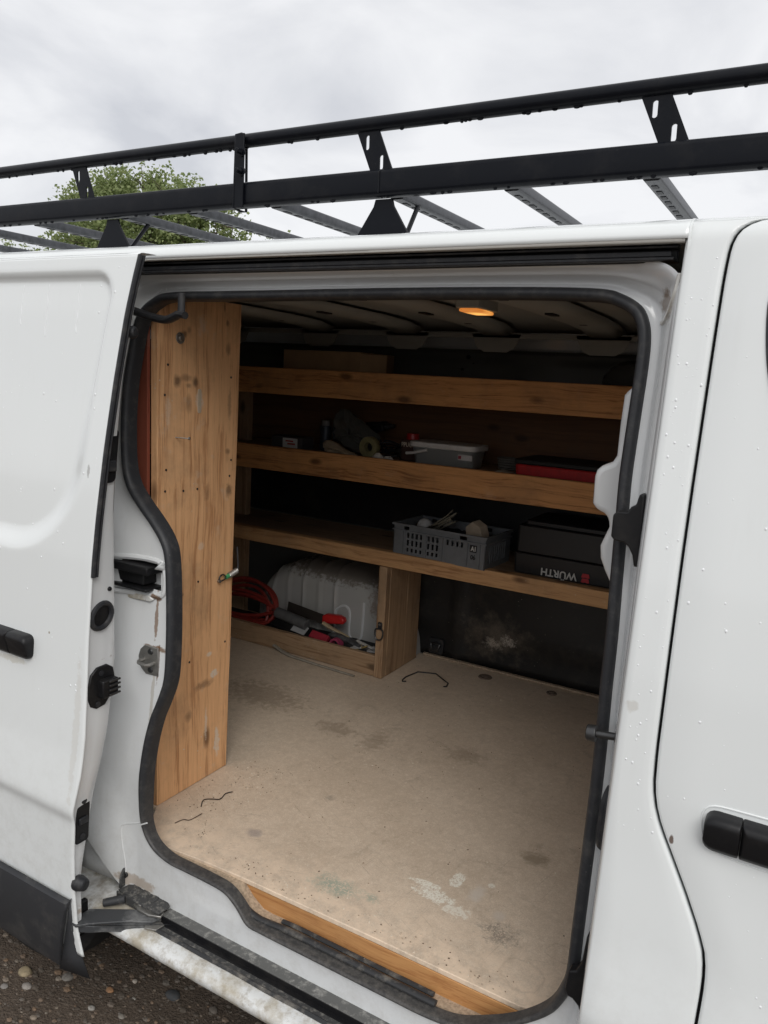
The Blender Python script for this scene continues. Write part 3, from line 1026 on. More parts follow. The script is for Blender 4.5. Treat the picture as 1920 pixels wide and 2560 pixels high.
# ---- right-hand jamb fittings
m = MB()
m.prism([(-.284, 1.504), (-.284, 1.540), (-.278, 1.546), (-.262, 1.547), (-.257, 1.556), (-.250, 1.560), (-.246, 1.578), (-.238, 1.578), (-.236, 1.46), (-.243, 1.46), (-.247, 1.478), (-.254, 1.490), (-.262, 1.497), (-.278, 1.498)], (0, .103, 0), (1, 0, 0), (0, 0, 1), (0, .028, 0))
m.build('door_guide', 'plastic', van, bevel=.0025)
m = MB()
m.cyl((-.226, .086, 1.176), (-.270, .084, 1.172), .0065, 12)
m.cyl((-.268, .084, 1.172), (-.284, .083, 1.171), .0145, 16, .013)
m.cyl((-.231, .086, 1.176), (-.237, .086, 1.176), .012, 14)
m.build('guide_pin', 'darksteel', van, bevel=.0015)
for i, x in enumerate((-.2415, -.2335)):
    m = MB()
    pts = spline([(x + .002, .098, 1.080), (x, .084 - .004 * i, 1.06), (x, .080 - .004 * i, 1.02), (x, .078 - .004 * i, .985), (x + .002, .092, .968)], 5)
    m.tube(pts, [.004 + .004 * math.sin(math.pi * k / (len(pts) - 1)) for k in range(len(pts))], 8)
    m.build('rubber_bumper', 'rubber', van, True)
m = MB()
m.prism([(-.262, .704), (-.266, .716), (-.263, .752), (-.250, .758), (-.243, .775), (-.239, .83), (-.229, .83), (-.225, .672), (-.233, .672), (-.241, .694), (-.252, .703)], (0, .045, 0), (1, 0, 0), (0, 0, 1), (0, .024, 0))
m.build('door_guide', 'plastic', van, bevel=.003)

# ---- sliding door, slid back and standing off the side
DEZ = [.29, .345, .41, .505, .598, .701, .802, .896, .988, 1.125, 1.261, 1.395, 1.544, 1.701, 1.829, 1.921, 1.965]
DEX = [-1.345, -1.366, -1.380, -1.385, -1.384, -1.377, -1.363, -1.360, -1.3645, -1.3685, -1.368, -1.367, -1.361, -1.349, -1.335, -1.322, -1.314]
FIZ = [.29, .35, .42, .55, .60, .68, .78, .88, .98, 1.06, 1.25, 1.39, 1.52, 1.7, 1.83, 1.965]
FIO = [-.082, -.080, -.052, -.044, -.036, -.027, -.020, -.007, .003, .008, -.007, -.023, -.037, -.050, -.050, -.056]
DO = -.080


def xe(z):
    return interp(z, DEZ, DEX)


def recess(x, z):
    """depth factor 0..1 of the pressed panel in the sliding door"""
    u = x - (-1.395 - (1.85 - z) * .145)           # <0 inside on the front side
    lo, hi = 1.312, 1.925
    zc, hz = (lo + hi) / 2, (hi - lo) / 2
    k_ = sstep(zc + .16, zc - .16, z)
    r = .055 + .135 * k_
    w, h = 1.15 / 2, hz
    qx = abs(u + w) - (w - r)
    qz = abs(z - zc) - (h - r)
    d = math.hypot(max(qx, 0), max(qz, 0)) + min(max(qx, qz), 0) - r
    wid = .012 + .016 * k_
    return sstep(wid, -wid, d)


xg_ = [0, .002, .006] + [.012 + .0085 * i for i in range(60)] + [.53 + .03 * i for i in range(25)] + [1.34]
zd = [.342 + .0075 * i for i in range(217)] + [1.965]
zd = [z for z in zd if z <= 1.9651]
rows = []
for z in zd:
    e = xe(z)
    r = []
    for i, d in enumerate(xg_):
        x = e - d
        y = yb(z) + DO + .015 * recess(x, z)
        if i == 0:
            y += .004
        elif i == 1:
            y += .0012
        r.append((x, y, z))
    rows.append(r)
m = MB()
m.grid(rows)
sdoor = m.build('sliding_door', 'paint', van, True, auto=60)
q = sdoor.modifiers.new('solidify', 'SOLIDIFY')
q.thickness = .0015
q.offset = -1
# top cap of the door, curving inwards to the roof line
m = MB()
tc = [(.0, 0), (.003, .004), (.010, .007), (.028, .008), (.050, .008)]
m.grid([[(x, yb(1.965) + DO + a, 1.965 + b) for a, b in tc] for x in [xe(1.965) - .0005 - d for d in xg_[::6] + [1.34]]])
m.build('door_top', 'paint', sdoor, True, solid=.0012)
# front flange, the face of the door's thickness
m = MB()
rows = []
for z in zd[::3] + [1.965]:
    e = xe(z) - .0035
    y0 = yb(z) + DO + .003
    y1 = max(y0 + .002, ys(z) + interp(z, FIZ, FIO))
    rows.append([(e, y0, z), (e - .002, y0 + (y1 - y0) * .12, z), (e - .0025, y0 + (y1 - y0) * .5, z), (e - .0025, y0 + (y1 - y0) * .88, z), (e - .006, y1, z), (e - .03, y1 + .004, z), (-2.7, y1 + .004, z)])
m.grid(rows)
flange = m.build('door_flange', 'jamb', sdoor, True, auto=50)
_fb = BVHTree.FromPolygons(m.v, m.f)


def fx(y, z, d=0.0):
    h = _fb.ray_cast(Vector((0, y, z)), Vector((-1, 0, 0)))
    x = h[0].x if h[0] else xe(z) - .006
    return max(x, xe(z) - .012) + d


# weather strip on the leading edge
m = MB()
pts = [(xe(z) + .002, yb(z) + DO + .004, z) for z in [1.966 - .02 * i for i in range(36)]]
m.tube(pts, .0056, 8)
m.tube([(p[0] + .002, p[1] + .008, p[2]) for p in pts], .0032, 8)
m.build('weather_strip', 'rubber', sdoor, True)


def yz_plate(name, outline, c, mat, parent, d0=-.004, d1=.004, bev=.0015):
    mm = MB()
    x = fx(c[0], c[1])
    mm.prism(outline, (x + d0, c[0], c[1]), (0, 1, 0), (0, 0, 1), (d1 - d0, 0, 0))
    return mm.build(name, mat, parent, bevel=bev)


def rrect(w, h, r, n=5, skew=0.0):
    o = []
    for (sx_, sz_, a0) in ((1, 1, 0), (-1, 1, 90), (-1, -1, 180), (1, -1, 270)):
        for k in range(n + 1):
            a = math.radians(a0 + 90 * k / n)
            px, pz = sx_ * (w - r) + r * math.cos(a), sz_ * (h - r) + r * math.sin(a)
            o.append((px + skew * pz, pz))
    return o


def oval(ry, rz, n=20, cut=None):
    o = []
    for k in range(n):
        a = 2 * math.pi * k / n
        y, z = ry * math.cos(a), rz * math.sin(a)
        if cut and y + z * cut[1] < -9:
            pass
        o.append((y, z))
    return o


# upper latch
lat = yz_plate('door_latch', rrect(.017, .060, .012, skew=.10), (.022, 1.534), 'plastic', sdoor, -.004, .003)
yz = MB()
yz.box(fx(.02, 1.52) + .002, fx(.02, 1.52) + .010, .006, .032, 1.500, 1.524)
yz.build('latch_claw', 'rubber', lat, bevel=.002)
# round button high on the flange
m = MB()
m.cyl((fx(.052, 1.805) - .002, .060, 1.805), (fx(.052, 1.805) + .010, .064, 1.805), .015, 14, .012)
m.build('rubber_button', 'rubber', sdoor, bevel=.003)
m = MB()
m.cyl((fx(.022, 1.228) - .002, .022, 1.228), (fx(.022, 1.228) + .004, .022, 1.228), .0062, 12, .0045)
m.build('screw', 'plastic', sdoor, bevel=.001)
# cup
c = (-.002, 1.170)
xx = fx(*c)
ring_o = [(.033 * math.cos(a) * (1.0 if math.sin(a) < .3 else .98) + .006 * math.sin(a), .034 * math.sin(a)) for a in [2 * math.pi * k / 24 for k in range(24)]]
m = MB()
m.tube([(xx + .002, c[0] + a * .84, c[1] + b * .84) for a, b in ring_o], .0062, 8, True)
cup = m.build('door_cup', 'rubber', sdoor, True)
m = MB()
m.prism([(a * .80, b * .80) for a, b in ring_o], (xx - .0022, c[0], c[1]), (0, 1, 0), (0, 0, 1), (.003, 0, 0))
m.build('cup_recess', 'plastic', cup)
# contact plate
c = (-.007, 1.003)
po = [(-.037, .010), (-.030, .034), (-.012, .048), (.016, .049), (.032, .038), (.037, .014), (.034, -.018), (.008, -.047), (-.016, -.050), (-.032, -.040), (-.038, -.022)]
cp = yz_plate('contact_plate', po, c, 'plastic', sdoor, -.004, .005, .002)
xx = fx(*c) + .004
m = MB()
m.box(xx, xx + .020, -.020, .024, .980, 1.022)
m.build('contact_block', 'plastic', cp, bevel=.003)
for dz in (.986, .997, 1.008, 1.018):
    m = MB()
    m.box(xx + .0195, xx + .024, -.004, .027, dz - .0022, dz + .0022)
    m.build('contact_pin', 'darksteel', cp, bevel=.0008)
for q in ((-.010, 1.036), (-.020, .964)):
    m = MB()
    m.cyl((xx, q[0], q[1]), (xx + .003, q[0], q[1]), .0065, 12)
    m.build('screw', 'rubber', cp, True)
# lower latch
c = (-.053, .690)
ll = yz_plate('door_latch', rrect(.0185, .060, .008, skew=.06), c, 'plastic', sdoor, -.004, .004, .002)
xx = fx(*c) + .003
m = MB()
m.box(xx, xx + .006, -.066, -.042, .678, .694)
m.build('latch_claw', 'rubber', ll, bevel=.002)
for q in ((-.050, .733), (-.056, .646)):
    m = MB()
    m.cyl((xx, q[0], q[1]), (xx + .0025, q[0], q[1]), .0075, 12)
    m.build('screw', 'rubber', ll, True)
# bump stop
m = MB()
x = xe(.528) - .008
m.cyl((x, -.066, .528), (x + .012, -.064, .528), .0175, 16, .0185)
m.cyl((x + .012, -.064, .528), (x + .030, -.061, .528), .0185, 16, .0135)
m.build('bump_stop', 'rubber', sdoor, bevel=.003)
# lower black trim
m = MB()
tz = [(.282, -.066), (.290, -.084), (.32, -.093), (.40, -.098), (.46, -.098), (.482, -.094), (.490, -.084)]
rows = []
for d, k in ((0, .5), (.004, .9), (.02, 1), (.06, 1.02), (.3, 1.02), (.7, 1.02), (1.3, 1.0)):
    rows.append([(interp(z, [.282, .33, .49], [-1.442, -1.425, -1.392]) - d, yb(z) * .4 + DO + (o + .080) * k, z) for z, o in tz])
m.grid(rows)
m.build('trim_strip', 'trim', sdoor, True, solid=.004)
# trim's front return, a narrow edge running back to the flange
m = MB()
rows = []
for z in (.282, .33, .38, .43, .49):
    xa = interp(z, [.282, .33, .49], [-1.442, -1.425, -1.392])
    rows.append([(xa, yb(z) * .4 + DO - .005, z), (xe(z) - .010, yb(z) + DO + .003, z)])
m.grid(rows)
m.build('trim_end', 'trim', sdoor, True, solid=.002)
# door handle
sdoor['yo'] = DO
handle(sdoor, -1.80, -1.552, 1.036, 1.096, -1.622, True)
# arms: lower plate to the track roller, upper curved bar
m = MB()
m.prism([(-1.405, -.075), (-1.402, -.020), (-1.30, .046), (-1.268, .062), (-1.236, .052), (-1.244, .030), (-1.29, .004), (-1.36, -.055), (-1.38, -.078)], (0, 0, .419), (1, 0, 0), (0, 1, 0), (0, 0, .006))
m.prism([(-1.40, -.078), (-1.36, -.057), (-1.29, .002), (-1.245, .029)], (0, 0, .400), (1, 0, 0), (0, 1, 0), (0, 0, .0188))
arm = m.build('lower_arm', 'arm', sdoor, bevel=.002)
m = MB()
m.prism([(-1.322, .046), (-1.325, .066), (-1.300, .072), (-1.272, .060), (-1.238, .064), (-1.232, .048), (-1.262, .036), (-1.30, .036)], (0, 0, .4265), (1, 0, 0), (0, 1, 0), (0, 0, .006))
m.cyl((-1.304, .054, .432), (-1.304, .054, .437), .010, 12)
m.build('roller_carrier', 'steel', arm, bevel=.0015)
m = MB()
m.prism([(-1.262, .030), (-1.235, .050), (-1.218, .046), (-1.222, .022), (-1.25, .012)], (0, 0, .4145), (1, 0, 0), (0, 1, 0), (0, 0, .004))
m.build('roller_bracket', 'steel', arm, bevel=.001)
m = MB()
m.box(-1.42, -1.406, -.070, -.020, .36, .45)
m.build('arm_plate', 'plastic', sdoor, bevel=.003)
m = MB()
pts = spline([(-1.50, .110, 1.868), (-1.45, .150, 1.861), (-1.415, .165, 1.851), (-1.38, .168, 1.844), (-1.345, .165, 1.841), (-1.318, .163, 1.848), (-1.304, .163, 1.853), (-1.286, .163, 1.851)], 4)
m.tube(pts, [.0125 - .002 * k / len(pts) for k in range(len(pts))], 10, flat=0.8)
ua = m.build('upper_arm', 'rubber', sdoor, True)
m = MB()
m.cyl((-1.300, .165, 1.852), (-1.300, .166, 1.900), .0085, 12)
m.build('roller_pin', 'trim', ua, bevel=.001)

# ---- rear quarter, far side, ends: the closed shell behind
m = MB()
rows = []
for z in zl:
    rows.append([(x, yb(z) + .004, z) for x in (-1.60, -1.7, -2.2, -2.8, -3.30)])
m.grid(rows)
keep = []
for f in m.f:
    c = Vector((0, 0, 0))
    for i in f:
        c += Vector(m.v[i])
    c /= 4
    if (c.x + 1.85) ** 2 + (c.z - .33) ** 2 > .40 ** 2:
        keep.append(f)
m.f = keep
m.build('rear_quarter', 'paint', van, True, solid=.0015)
m = MB()
m.grid([[(x, 1.956 - yb(z), z) for x in (-3.3, -2.0, -1.0, 0, 1.02)] for z in zl])
m.build('far_side', 'paint', van, True, solid=.0015)
m = MB()
m.box(-3.36, -3.31, .03, 1.926, .30, 2.0)
m.build('rear_doors', 'paint', van, bevel=.02)
m = MB()
rows = []
for x, zt, yi in ((1.00, 1.98, .16), (1.25, 1.62, .10), (1.50, 1.22, .05), (1.9, 1.10, .08), (2.05, .95, .14), (2.1, .55, .18), (2.05, .30, .20)):
    rows.append([(x, yi + (1.956 - 2 * yi) * t, zt - .03 * (2 * t - 1) ** 2) for t in (0, .1, .3, .5, .7, .9, 1)])
m.grid(rows)
m.build('cab_front', 'paint', van, True, solid=.002)
m = MB()
for yv in (.03, 1.926):
    m = MB()
    m.prism([(1.0, .30), (1.0, 1.25), (1.5, 1.2), (1.9, 1.08), (2.04, .94), (2.08, .55), (2.04, .30)], (0, yv - .002, 0), (1, 0, 0), (0, 0, 1), (0, .004, 0))
    m.build('front_wing', 'paint', van)
m = MB()
m.box(-3.3, 2.0, .12, 1.84, .30, .335)
m.build('underbody', 'plastic', van)
m = MB()
m.box(-3.3, -.02, .155, 1.80, .500, .535)
m.build('load_pan', 'inner', van)


def wheel(cx_, side):
    yc = .215 if side > 0 else 1.74
    w = MB()
    prof_ = [(.205, -.10), (.225, -.108), (.30, -.104), (.325, -.09), (.335, -.05), (.337, 0), (.335, .05), (.325, .09), (.30, .104), (.225, .108), (.205, .10)]
    rows = []
    for k in range(41):
        a = 2 * math.pi * k / 40
        rows.append([(cx_ + r * math.sin(a), yc + t, .333 + r * math.cos(a)) for r, t in prof_])
    w.grid(rows)
    wo_ = w.build('wheel', 'tyre', van, True)
    w = MB()
    rows = []
    for k in range(33):
        a = 2 * math.pi * k / 32
        rows.append([(cx_ + r * math.sin(a), yc + t * side, .333 + r * math.cos(a)) for r, t in ((.207, -.10), (.20, -.085), (.16, -.05), (.08, -.07), (.03, -.075), (0.001, -.075))])
    w.grid(rows)
    w.build('rim', 'steel', wo_, True)


wheel(-1.85, 1)
wheel(-1.85, -1)
wheel(1.35, 1)
wheel(1.35, -1)

# ---- inside: ceiling, walls, bulkhead, liner, wheel arch, lamp
m = MB()
m.grid([[(x, y, z) for y, z in ((.24, 1.915), (.30, 1.955), (.6, 1.968), (1.0, 1.972), (1.4, 1.968), (1.58, 1.958), (1.64, 1.93))] for x in [-3.3 + .1 * i for i in range(31)]])
ceil = m.build('ceiling_panel', 'inner', van, True, solid=.002)
for x in (-.42, -.72, -1.12, -1.50, -1.92, -2.4):
    m = MB()
    hat = [(-.075, .020), (-.045, 0), (.045, 0), (.075, .020)]
    m.grid([[(x + a, y, zc_ + b) for a, b in hat] for y, zc_ in ((.26, 1.925), (.5, 1.940), (.9, 1.944), (1.3, 1.940), (1.5, 1.932), (1.60, 1.915))])
    rb = m.build('roof_rib', 'inner', ceil, True, solid=.0015)
    for yy in (.62, 1.02, 1.36):
        m = MB()
        m.box(x - .012, x + .012, yy - .030, yy + .030, 1.9365, 1.9405 + .002)
        m.build('rib_slot', 'liner', rb)
    m = MB()
    m.prism([(-.10, 0), (-.075, -.055), (-.045, -.07), (.045, -.07), (.075, -.055), (.10, 0)], (x, 1.60, 1.925), (1, 0, 0), (0, 0, 1), (0, .003, 0))
    m.build('rib_foot', 'inner', rb)
m = MB()
m.prism([(-.035, -.07), (.035, -.07), (.04, -.05), (.04, .05), (.035, .07), (-.035, .07), (-.04, .05), (-.04, -.05)], (-.910, .925, 1.975), (1, 0, 0), (0, 1, 0), (0, 0, -.0342))
lampb = m.build('interior_lamp', 'inner', van, bevel=.003)
m = MB()
m.prism([(-.028, -.062), (.028, -.062), (.032, 0), (.028, .062), (-.028, .062), (-.032, 0)], (-.910, .925, 1.9405), (1, 0, 0), (0, 1, 0), (0, 0, -.009))
m.build('lamp_lens', 'lamp', lampb, bevel=.004)
m = MB()
m.box(-3.3, -.2, 1.60, 1.606, 1.905, 1.925)
m.build('cant_rail', 'inner', van, bevel=.003)
m = MB()
rows = []
for z in [.52, .9, 1.07, 1.4, 1.70] + [1.72 + .0125 * i for i in range(13)]:
    r = []
    for x in [-3.3 + .05 * i for i in range(63)]:
        u = ((x + 1.02) % .82) / .82                        # pressed window shapes along the wall
        d = min(u, 1 - u) * .82 - .10
        e = 1.835 - z
        rec = sstep(-.01, .03, d) * sstep(-.01, .02, e)
        r.append((x, 1.802 + .016 * rec - (.012 if z > 1.86 else 0), z))
    rows.append(r)
m.grid(rows)
fw = m.build('far_inner_wall', simple('shaded_wall', (0.11, 0.11, 0.10), 0.5, 0, 0.15, 3, 0), van, True)  # whitish wall coloured dark, the interior shade put into its paint
for hx, hz, hr in ((-1.315, 1.840, .009), (-1.34, 1.790, .006), (-1.29, 1.815, .004)):
    m = MB()
    m.cyl((hx, 1.798, hz), (hx, 1.8035, hz), hr, 12)
    m.build('wall_hole', 'liner', fw, True)
m = MB()
rr = random.Random(9)
rows = []
for z in [.552 + .0375 * i for i in range(13)]:
    r = []
    for x in [-1.47 + .03 * i for i in range(43)]:
        y = 1.775 - .012 * sstep(.66, .68, z) + .008 * math.sin(x * 9) * sstep(.6, .8, z) - .010 * math.exp(-((x + 1.26) / .02) ** 2)
        r.append((x, y + rr.uniform(-.001, .001), z))
    rows.append(r)
m.grid(rows)


def liner_mat():
    t = NT('scuffed_black_liner')
    c = t.mix(t.math('MULTIPLY', t.ramp(t.noise(7, 6, 0.7), 0.5, 0.78), 0.22), (0.011, 0.011, 0.011), (0.16, 0.13, 0.10))
    c = t.mix(t.math('MULTIPLY', t.blob((-1.03, 1.77, .690), (.035, 1, .028), .75, 60, .8, .7), .95), c, (0.60, 0.56, 0.50))
    c = t.mix(t.math('MULTIPLY', t.blob((-1.10, 1.77, .668), (.045, 1, .030), .75, 50, .8, .6), .8), c, (0.50, 0.45, 0.38))
    c = t.mix(t.math('MULTIPLY', t.blob((-1.08, 1.77, .70), (.16, 1, .11), .6, 24, .95, .4), .35), c, (0.30, 0.25, 0.19))
    sp = t.math('MULTIPLY', t.ramp(t.voro(50), .04, .09, (1, 1, 1), (0, 0, 0)), t.ramp(t.noise(5, 3), .5, .62))
    c = t.mix(t.math('MULTIPLY', sp, .6), c, (0.5, 0.46, 0.4))
    t.base(c)
    t.set(Roughness=0.5)
    t.bump(t.noise(40, 5), .25, .002)
    return t.m


lin = m.build('wall_liner', liner_mat(), van, True, solid=.004)
m = MB()
m.box(-1.41, -.21, 1.752, 1.770, .551, .560)
m.build('floor_edge_strip', 'sand', van, bevel=.002)
m = MB()
m.tube([(-1.372, 1.752, .612), (-1.366, 1.744, .590), (-1.350, 1.742, .584), (-1.336, 1.744, .590), (-1.332, 1.752, .612), (-1.35, 1.752, .616)], .0045, 8, True)
m.build('lashing_ring', 'darksteel', van, True)
m = MB()
m.prism([(p[0], p[1]) for p in rrect(.034, .034, .01)], (-1.352, 1.768, .600), (1, 0, 0), (0, 0, 1), (0, -.008, 0))
m.build('lashing_plate', 'rubber', van, bevel=.002)
# wheel arch: box pressing with a rounded shoulder and pressed ribs
m = MB()
rows = []
for k in range(85):
    x = -2.27 + .84 * k / 84
    u = abs((x + 1.85) / .421)
    h = .50 + .405 * max(0.0, 1 - u ** 3.0) ** .5
    hh = max(h - .50, .0)
    rib = max(0.0, math.cos((x + 2.12) / .085 * 2 * math.pi)) ** 6 * .007 if x < -1.74 else 0.0
    sh_ = min(.10, hh)
    yf = 1.598 + .05 * sstep(.75, 1.0, u)
    sec_ = [(yf, .50), (yf, .50 + (hh - sh_) * .5), (yf, h - sh_)]
    for q in range(1, 7):
        a = math.pi / 2 * q / 6
        sec_.append((yf + sh_ * (1 - math.cos(a)), h - sh_ + sh_ * math.sin(a)))
    sec_.append((1.86, h))
    rows.append([(x, y - rib, z + (rib * .7 if i_ > 5 else 0)) for i_, (y, z) in enumerate(sec_)])
m.grid(rows)
arch = m.build('wheel_arch', paint_mat('arch_paint', (0.46, 0.465, 0.46), 0.9, spots=[((-1.75, 1.65, .90), (.45, .3, .07), (0.16, 0.13, 0.10), .75), ((-1.55, 1.6, .80), (.06, .3, .10), (0.18, 0.12, 0.08), .6)]), van, True, auto=60)
m = MB()
m.tube(spline([(-1.775, 1.598, .60), (-1.775, 1.597, .70), (-1.755, 1.597, .735), (-1.72, 1.597, .745), (-1.70, 1.597, .72), (-1.70, 1.597, .64), (-1.69, 1.597, .61), (-1.66, 1.597, .605), (-1.635, 1.597, .63), (-1.63, 1.597, .78)], 4), .006, 6)
m.build('arch_bead', 'jamb', arch, True)
# bulkhead behind the seats and the white pillar edge with its lobes
m = MB()
m.box(-.205, -.165, .19, 1.82, .50, 1.95)
m.build('bulkhead', 'bulkhead', van, bevel=.01)
lob = [(-.300, 1.750), (-.316, 1.746), (-.326, 1.731), (-.328, 1.68), (-.328, 1.622), (-.334, 1.610), (-.352, 1.601), (-.361, 1.592), (-.364, 1.580), (-.363, 1.530), (-.356, 1.518), (-.340, 1.513), (-.331, 1.506), (-.328, 1.489), (-.334, 1.472), (-.341, 1.452), (-.338, 1.428), (-.328, 1.406), (-.316, 1.385), (-.300, 1.35), (-.24, 1.35), (-.24, 1.75)]
m = MB()
m.prism(lob, (0, .270, 0), (1, 0, 0), (0, 0, 1), (0, .07, 0))
m.build('pillar_liner', 'bulkhead', van, bevel=.014, seg=4)
m = MB()
m.box(-.285, -.20, .235, .262, .55, 1.90)
m.build('pillar_inner', 'bulkhead', van, bevel=.008)
m = MB()
m.box(-1.62, -1.52, .19, .22, .54, 1.90)
m.box(-3.3, -1.52, .215, .225, .54, 1.92)
m.build('rear_lining', 'inner', van)

m = MB()
m.box(-3.2, -.21, 1.788, 1.794, 1.072, 1.400)  # black sheet added to keep the recess behind the lower shelf dark
m.build('dark_backing', 'liner', van)

# plywood load floor with its front batten
m = MB()
fo = [(-3.28, .25), (-1.45, .24), (-1.40, .17), (-1.335, .128), (-1.30, .126), (-1.2, .136), (-1.06, .143), (-.70, .147), (-.37, .147), (-.31, .165), (-.262, .21), (-.21, .27), (-.21, 1.768), (-3.28, 1.768)]
m.prism(fo, (0, 0, .538), (1, 0, 0), (0, 1, 0), (0, 0, .012))
m.build('load_floor', 'floor', van, bevel=.0015)
m = MB()
m.box(-1.075, -.335, .1475, .185, .487, .5365)
m.build('floor_batten', 'batten', van, bevel=.002)

# ------------------------------------------------------------------ roof rack
rack = thing('roof_rack', 'black tubular steel roof rack with slotted uprights on the van roof', 'roof rack', (-.8, .25, 2.02))
RY = .25
m = MB()
m.tube([(x, RY, 2.234) for x in (-3.2, -1.2, 0.9)], .0145, 16)
m.build('upper_rail', 'rack', rack, True)
m = MB()
sec = rrect(.016, .0265, .010, 4)
m.prism(sec, (-3.2, RY, 2.1195), (0, 1, 0), (0, 0, 1), (4.1, 0, 0))
m.build('side_rail', 'rack', rack, smooth=True)
m = MB()
m.tube([(-.838, RY - .0002, 2.0925), (-.838, RY - .0168, 2.10), (-.838, RY - .0168, 2.14), (-.838, RY, 2.1465)], .0014, 6)
m.build('weld_seam', 'rack', rack, True)


def slot_plate(xt, xb, w):
    """slanted upright with two upright slots, 4 mm thick"""
    z0, z1 = 2.142, 2.226
    H = z1 - z0
    u = lambda z: xb + (xt - xb) * (z - z0) / H
    holes = [(.30 * w, 2.200, .0045, .014), (.62 * w, 2.160, .0045, .014)]
    bm = bmesh.new()
    edges = []
    loops = [[(u(z0), z0), (u(z0) + w, z0), (u(z1) + w, z1), (u(z1), z1)]]
    for hx, hz, hr, hh in holes:
        cx_ = u(hz) + hx
        lp = []
        for k in range(12):
            a = 2 * math.pi * k / 12
            lp.append((cx_ + hr * math.cos(a), hz + hr * math.sin(a) + (hh - hr) * (1 if math.sin(a) > 0 else -1)))
        loops.append(lp)
    for lp in loops:
        vs = [bm.verts.new((a, RY - .002, b)) for a, b in lp]
        for i in range(len(vs)):
            edges.append(bm.edges.new((vs[i], vs[(i + 1) % len(vs)])))
    bmesh.ops.triangle_fill(bm, edges=edges, use_beauty=True)
    me = bpy.data.meshes.new('upright')
    bm.to_mesh(me)
    bm.free()
    me.materials.append(MAT['rack'])
    ob = bpy.data.objects.new('upright', me)
    COL.objects.link(ob)
    ob.parent = rack
    ob.matrix_parent_inverse = rack.matrix_world.inverted()
    q = ob.modifiers.new('solidify', 'SOLIDIFY')
    q.thickness = .004
    q.offset = 0
    return ob


slot_plate(-.346, -.307, .049)
slot_plate(-.904, -.866, .051)
slot_plate(-1.767, -1.734, .051)
slot_plate(-2.5, -2.46, .05)
slot_plate(.25, .29, .05)
# clamp round both rails with two bolts
m = MB()
m.box(-1.206, -1.182, RY - .022, RY - .018, 2.090, 2.244)
m.tube([(-1.208, RY - .021, 2.09), (-1.208, RY - .017, 2.244), (-1.208, RY, 2.2505), (-1.208, RY + .017, 2.244), (-1.208, RY + .021, 2.09), (-1.208, RY, 2.0875)], .0035, 6, True)
cl = m.build('rail_clamp', 'rack', rack, bevel=.001)
for z in (2.205, 2.165):
    m = MB()
    m.cyl((-1.187, RY - .021, z), (-1.187, RY - .025, z), .0105, 14)
    m.cyl((-1.187, RY - .025, z), (-1.187, RY - .040, z), .0065, 10, .005)
    m.build('bolt', 'rack', cl, bevel=.001)
# crossbars
for x in (-2.55, -2.25, -1.935, -1.595, -1.365, -1.118, -.813, -.569, -.317, -.05, .2, .5):
    m = MB()
    m.prism(rrect(.0150, .0110, .005, 4), (x, RY + .0162, 2.103), (1, 0, 0), (0, 0, 1), (0, 1.423, 0))
    cbar = m.build('crossbar', 'bar', rack, smooth=True)
    m = MB()
    for k in range(34):
        yy = RY + .05 + k * .041
        m.box(x - .007, x + .003, yy, yy + .020, 2.0908, 2.0922)
    so = m.build('slot_row', 'rack', cbar)
    so['kind'] = 'stuff'
m = MB()
m.prism(sec, (-3.2, 1.706, 2.1195), (0, 1, 0), (0, 0, 1), (4.1, 0, 0))
m.build('side_rail', 'rack', rack, smooth=True)
m = MB()
m.tube([(x, 1.706, 2.234) for x in (-3.2, -1.2, 0.9)], .0145, 12)
m.build('upper_rail', 'rack', rack, True)
# feet
for x in (-.833, -1.619, .05, -2.5):
    for y0, sg in ((RY, 1), (1.706, -1)):
        m = MB()
        m.prism([(-.064, 0), (.064, 0), (.060, .006), (.024, .060), (.020, .074), (-.020, .074), (-.024, .060), (-.060, .006)], (x, y0 - .002, 2.0165), (1, 0, 0), (0, 0, 1), (0, .005, 0))
        m.prism([(-.060, 0), (.060, 0), (.02, .03), (-.02, .03)], (x, y0 - .012, 2.0175), (1, 0, 0), (0, 1, 0), (0, 0, .004))
        ft = m.build('rack_foot', 'rack', rack, bevel=.0015)
        m = MB()
        m.tube([(x + .045, y0 + .02 * sg, 2.026), (x + .030, y0 + .09 * sg, 2.096)], .005, 8)
        m.build('foot_brace', 'rack', ft, True)
# rain drops hanging under the rails
m = MB()
rr = random.Random(12)
for k in range(90):
    x = rr.uniform(-2.1, -.05)
    if rr.random() < .5:
        m.ball((x, RY - .002, 2.2195), (.0035 + rr.random() * .004, .003, .0022 + rr.random() * .0025), 7, 4)
    else:
        m.ball((x, RY - .008, 2.093), (.0035 + rr.random() * .004, .003, .002 + rr.random() * .0025), 7, 4)
ob = m.build('rain_drops', 'rack', rack, True)
ob['kind'] = 'stuff'

# rain drops on the paint
m = MB()


def drop_on(x, z, off, r):
    y = yb(z) + off
    m.ball((x, y + r * .10, z), (r, r * .5, r * (1.0 + rr.random() * .5)), 8, 4)


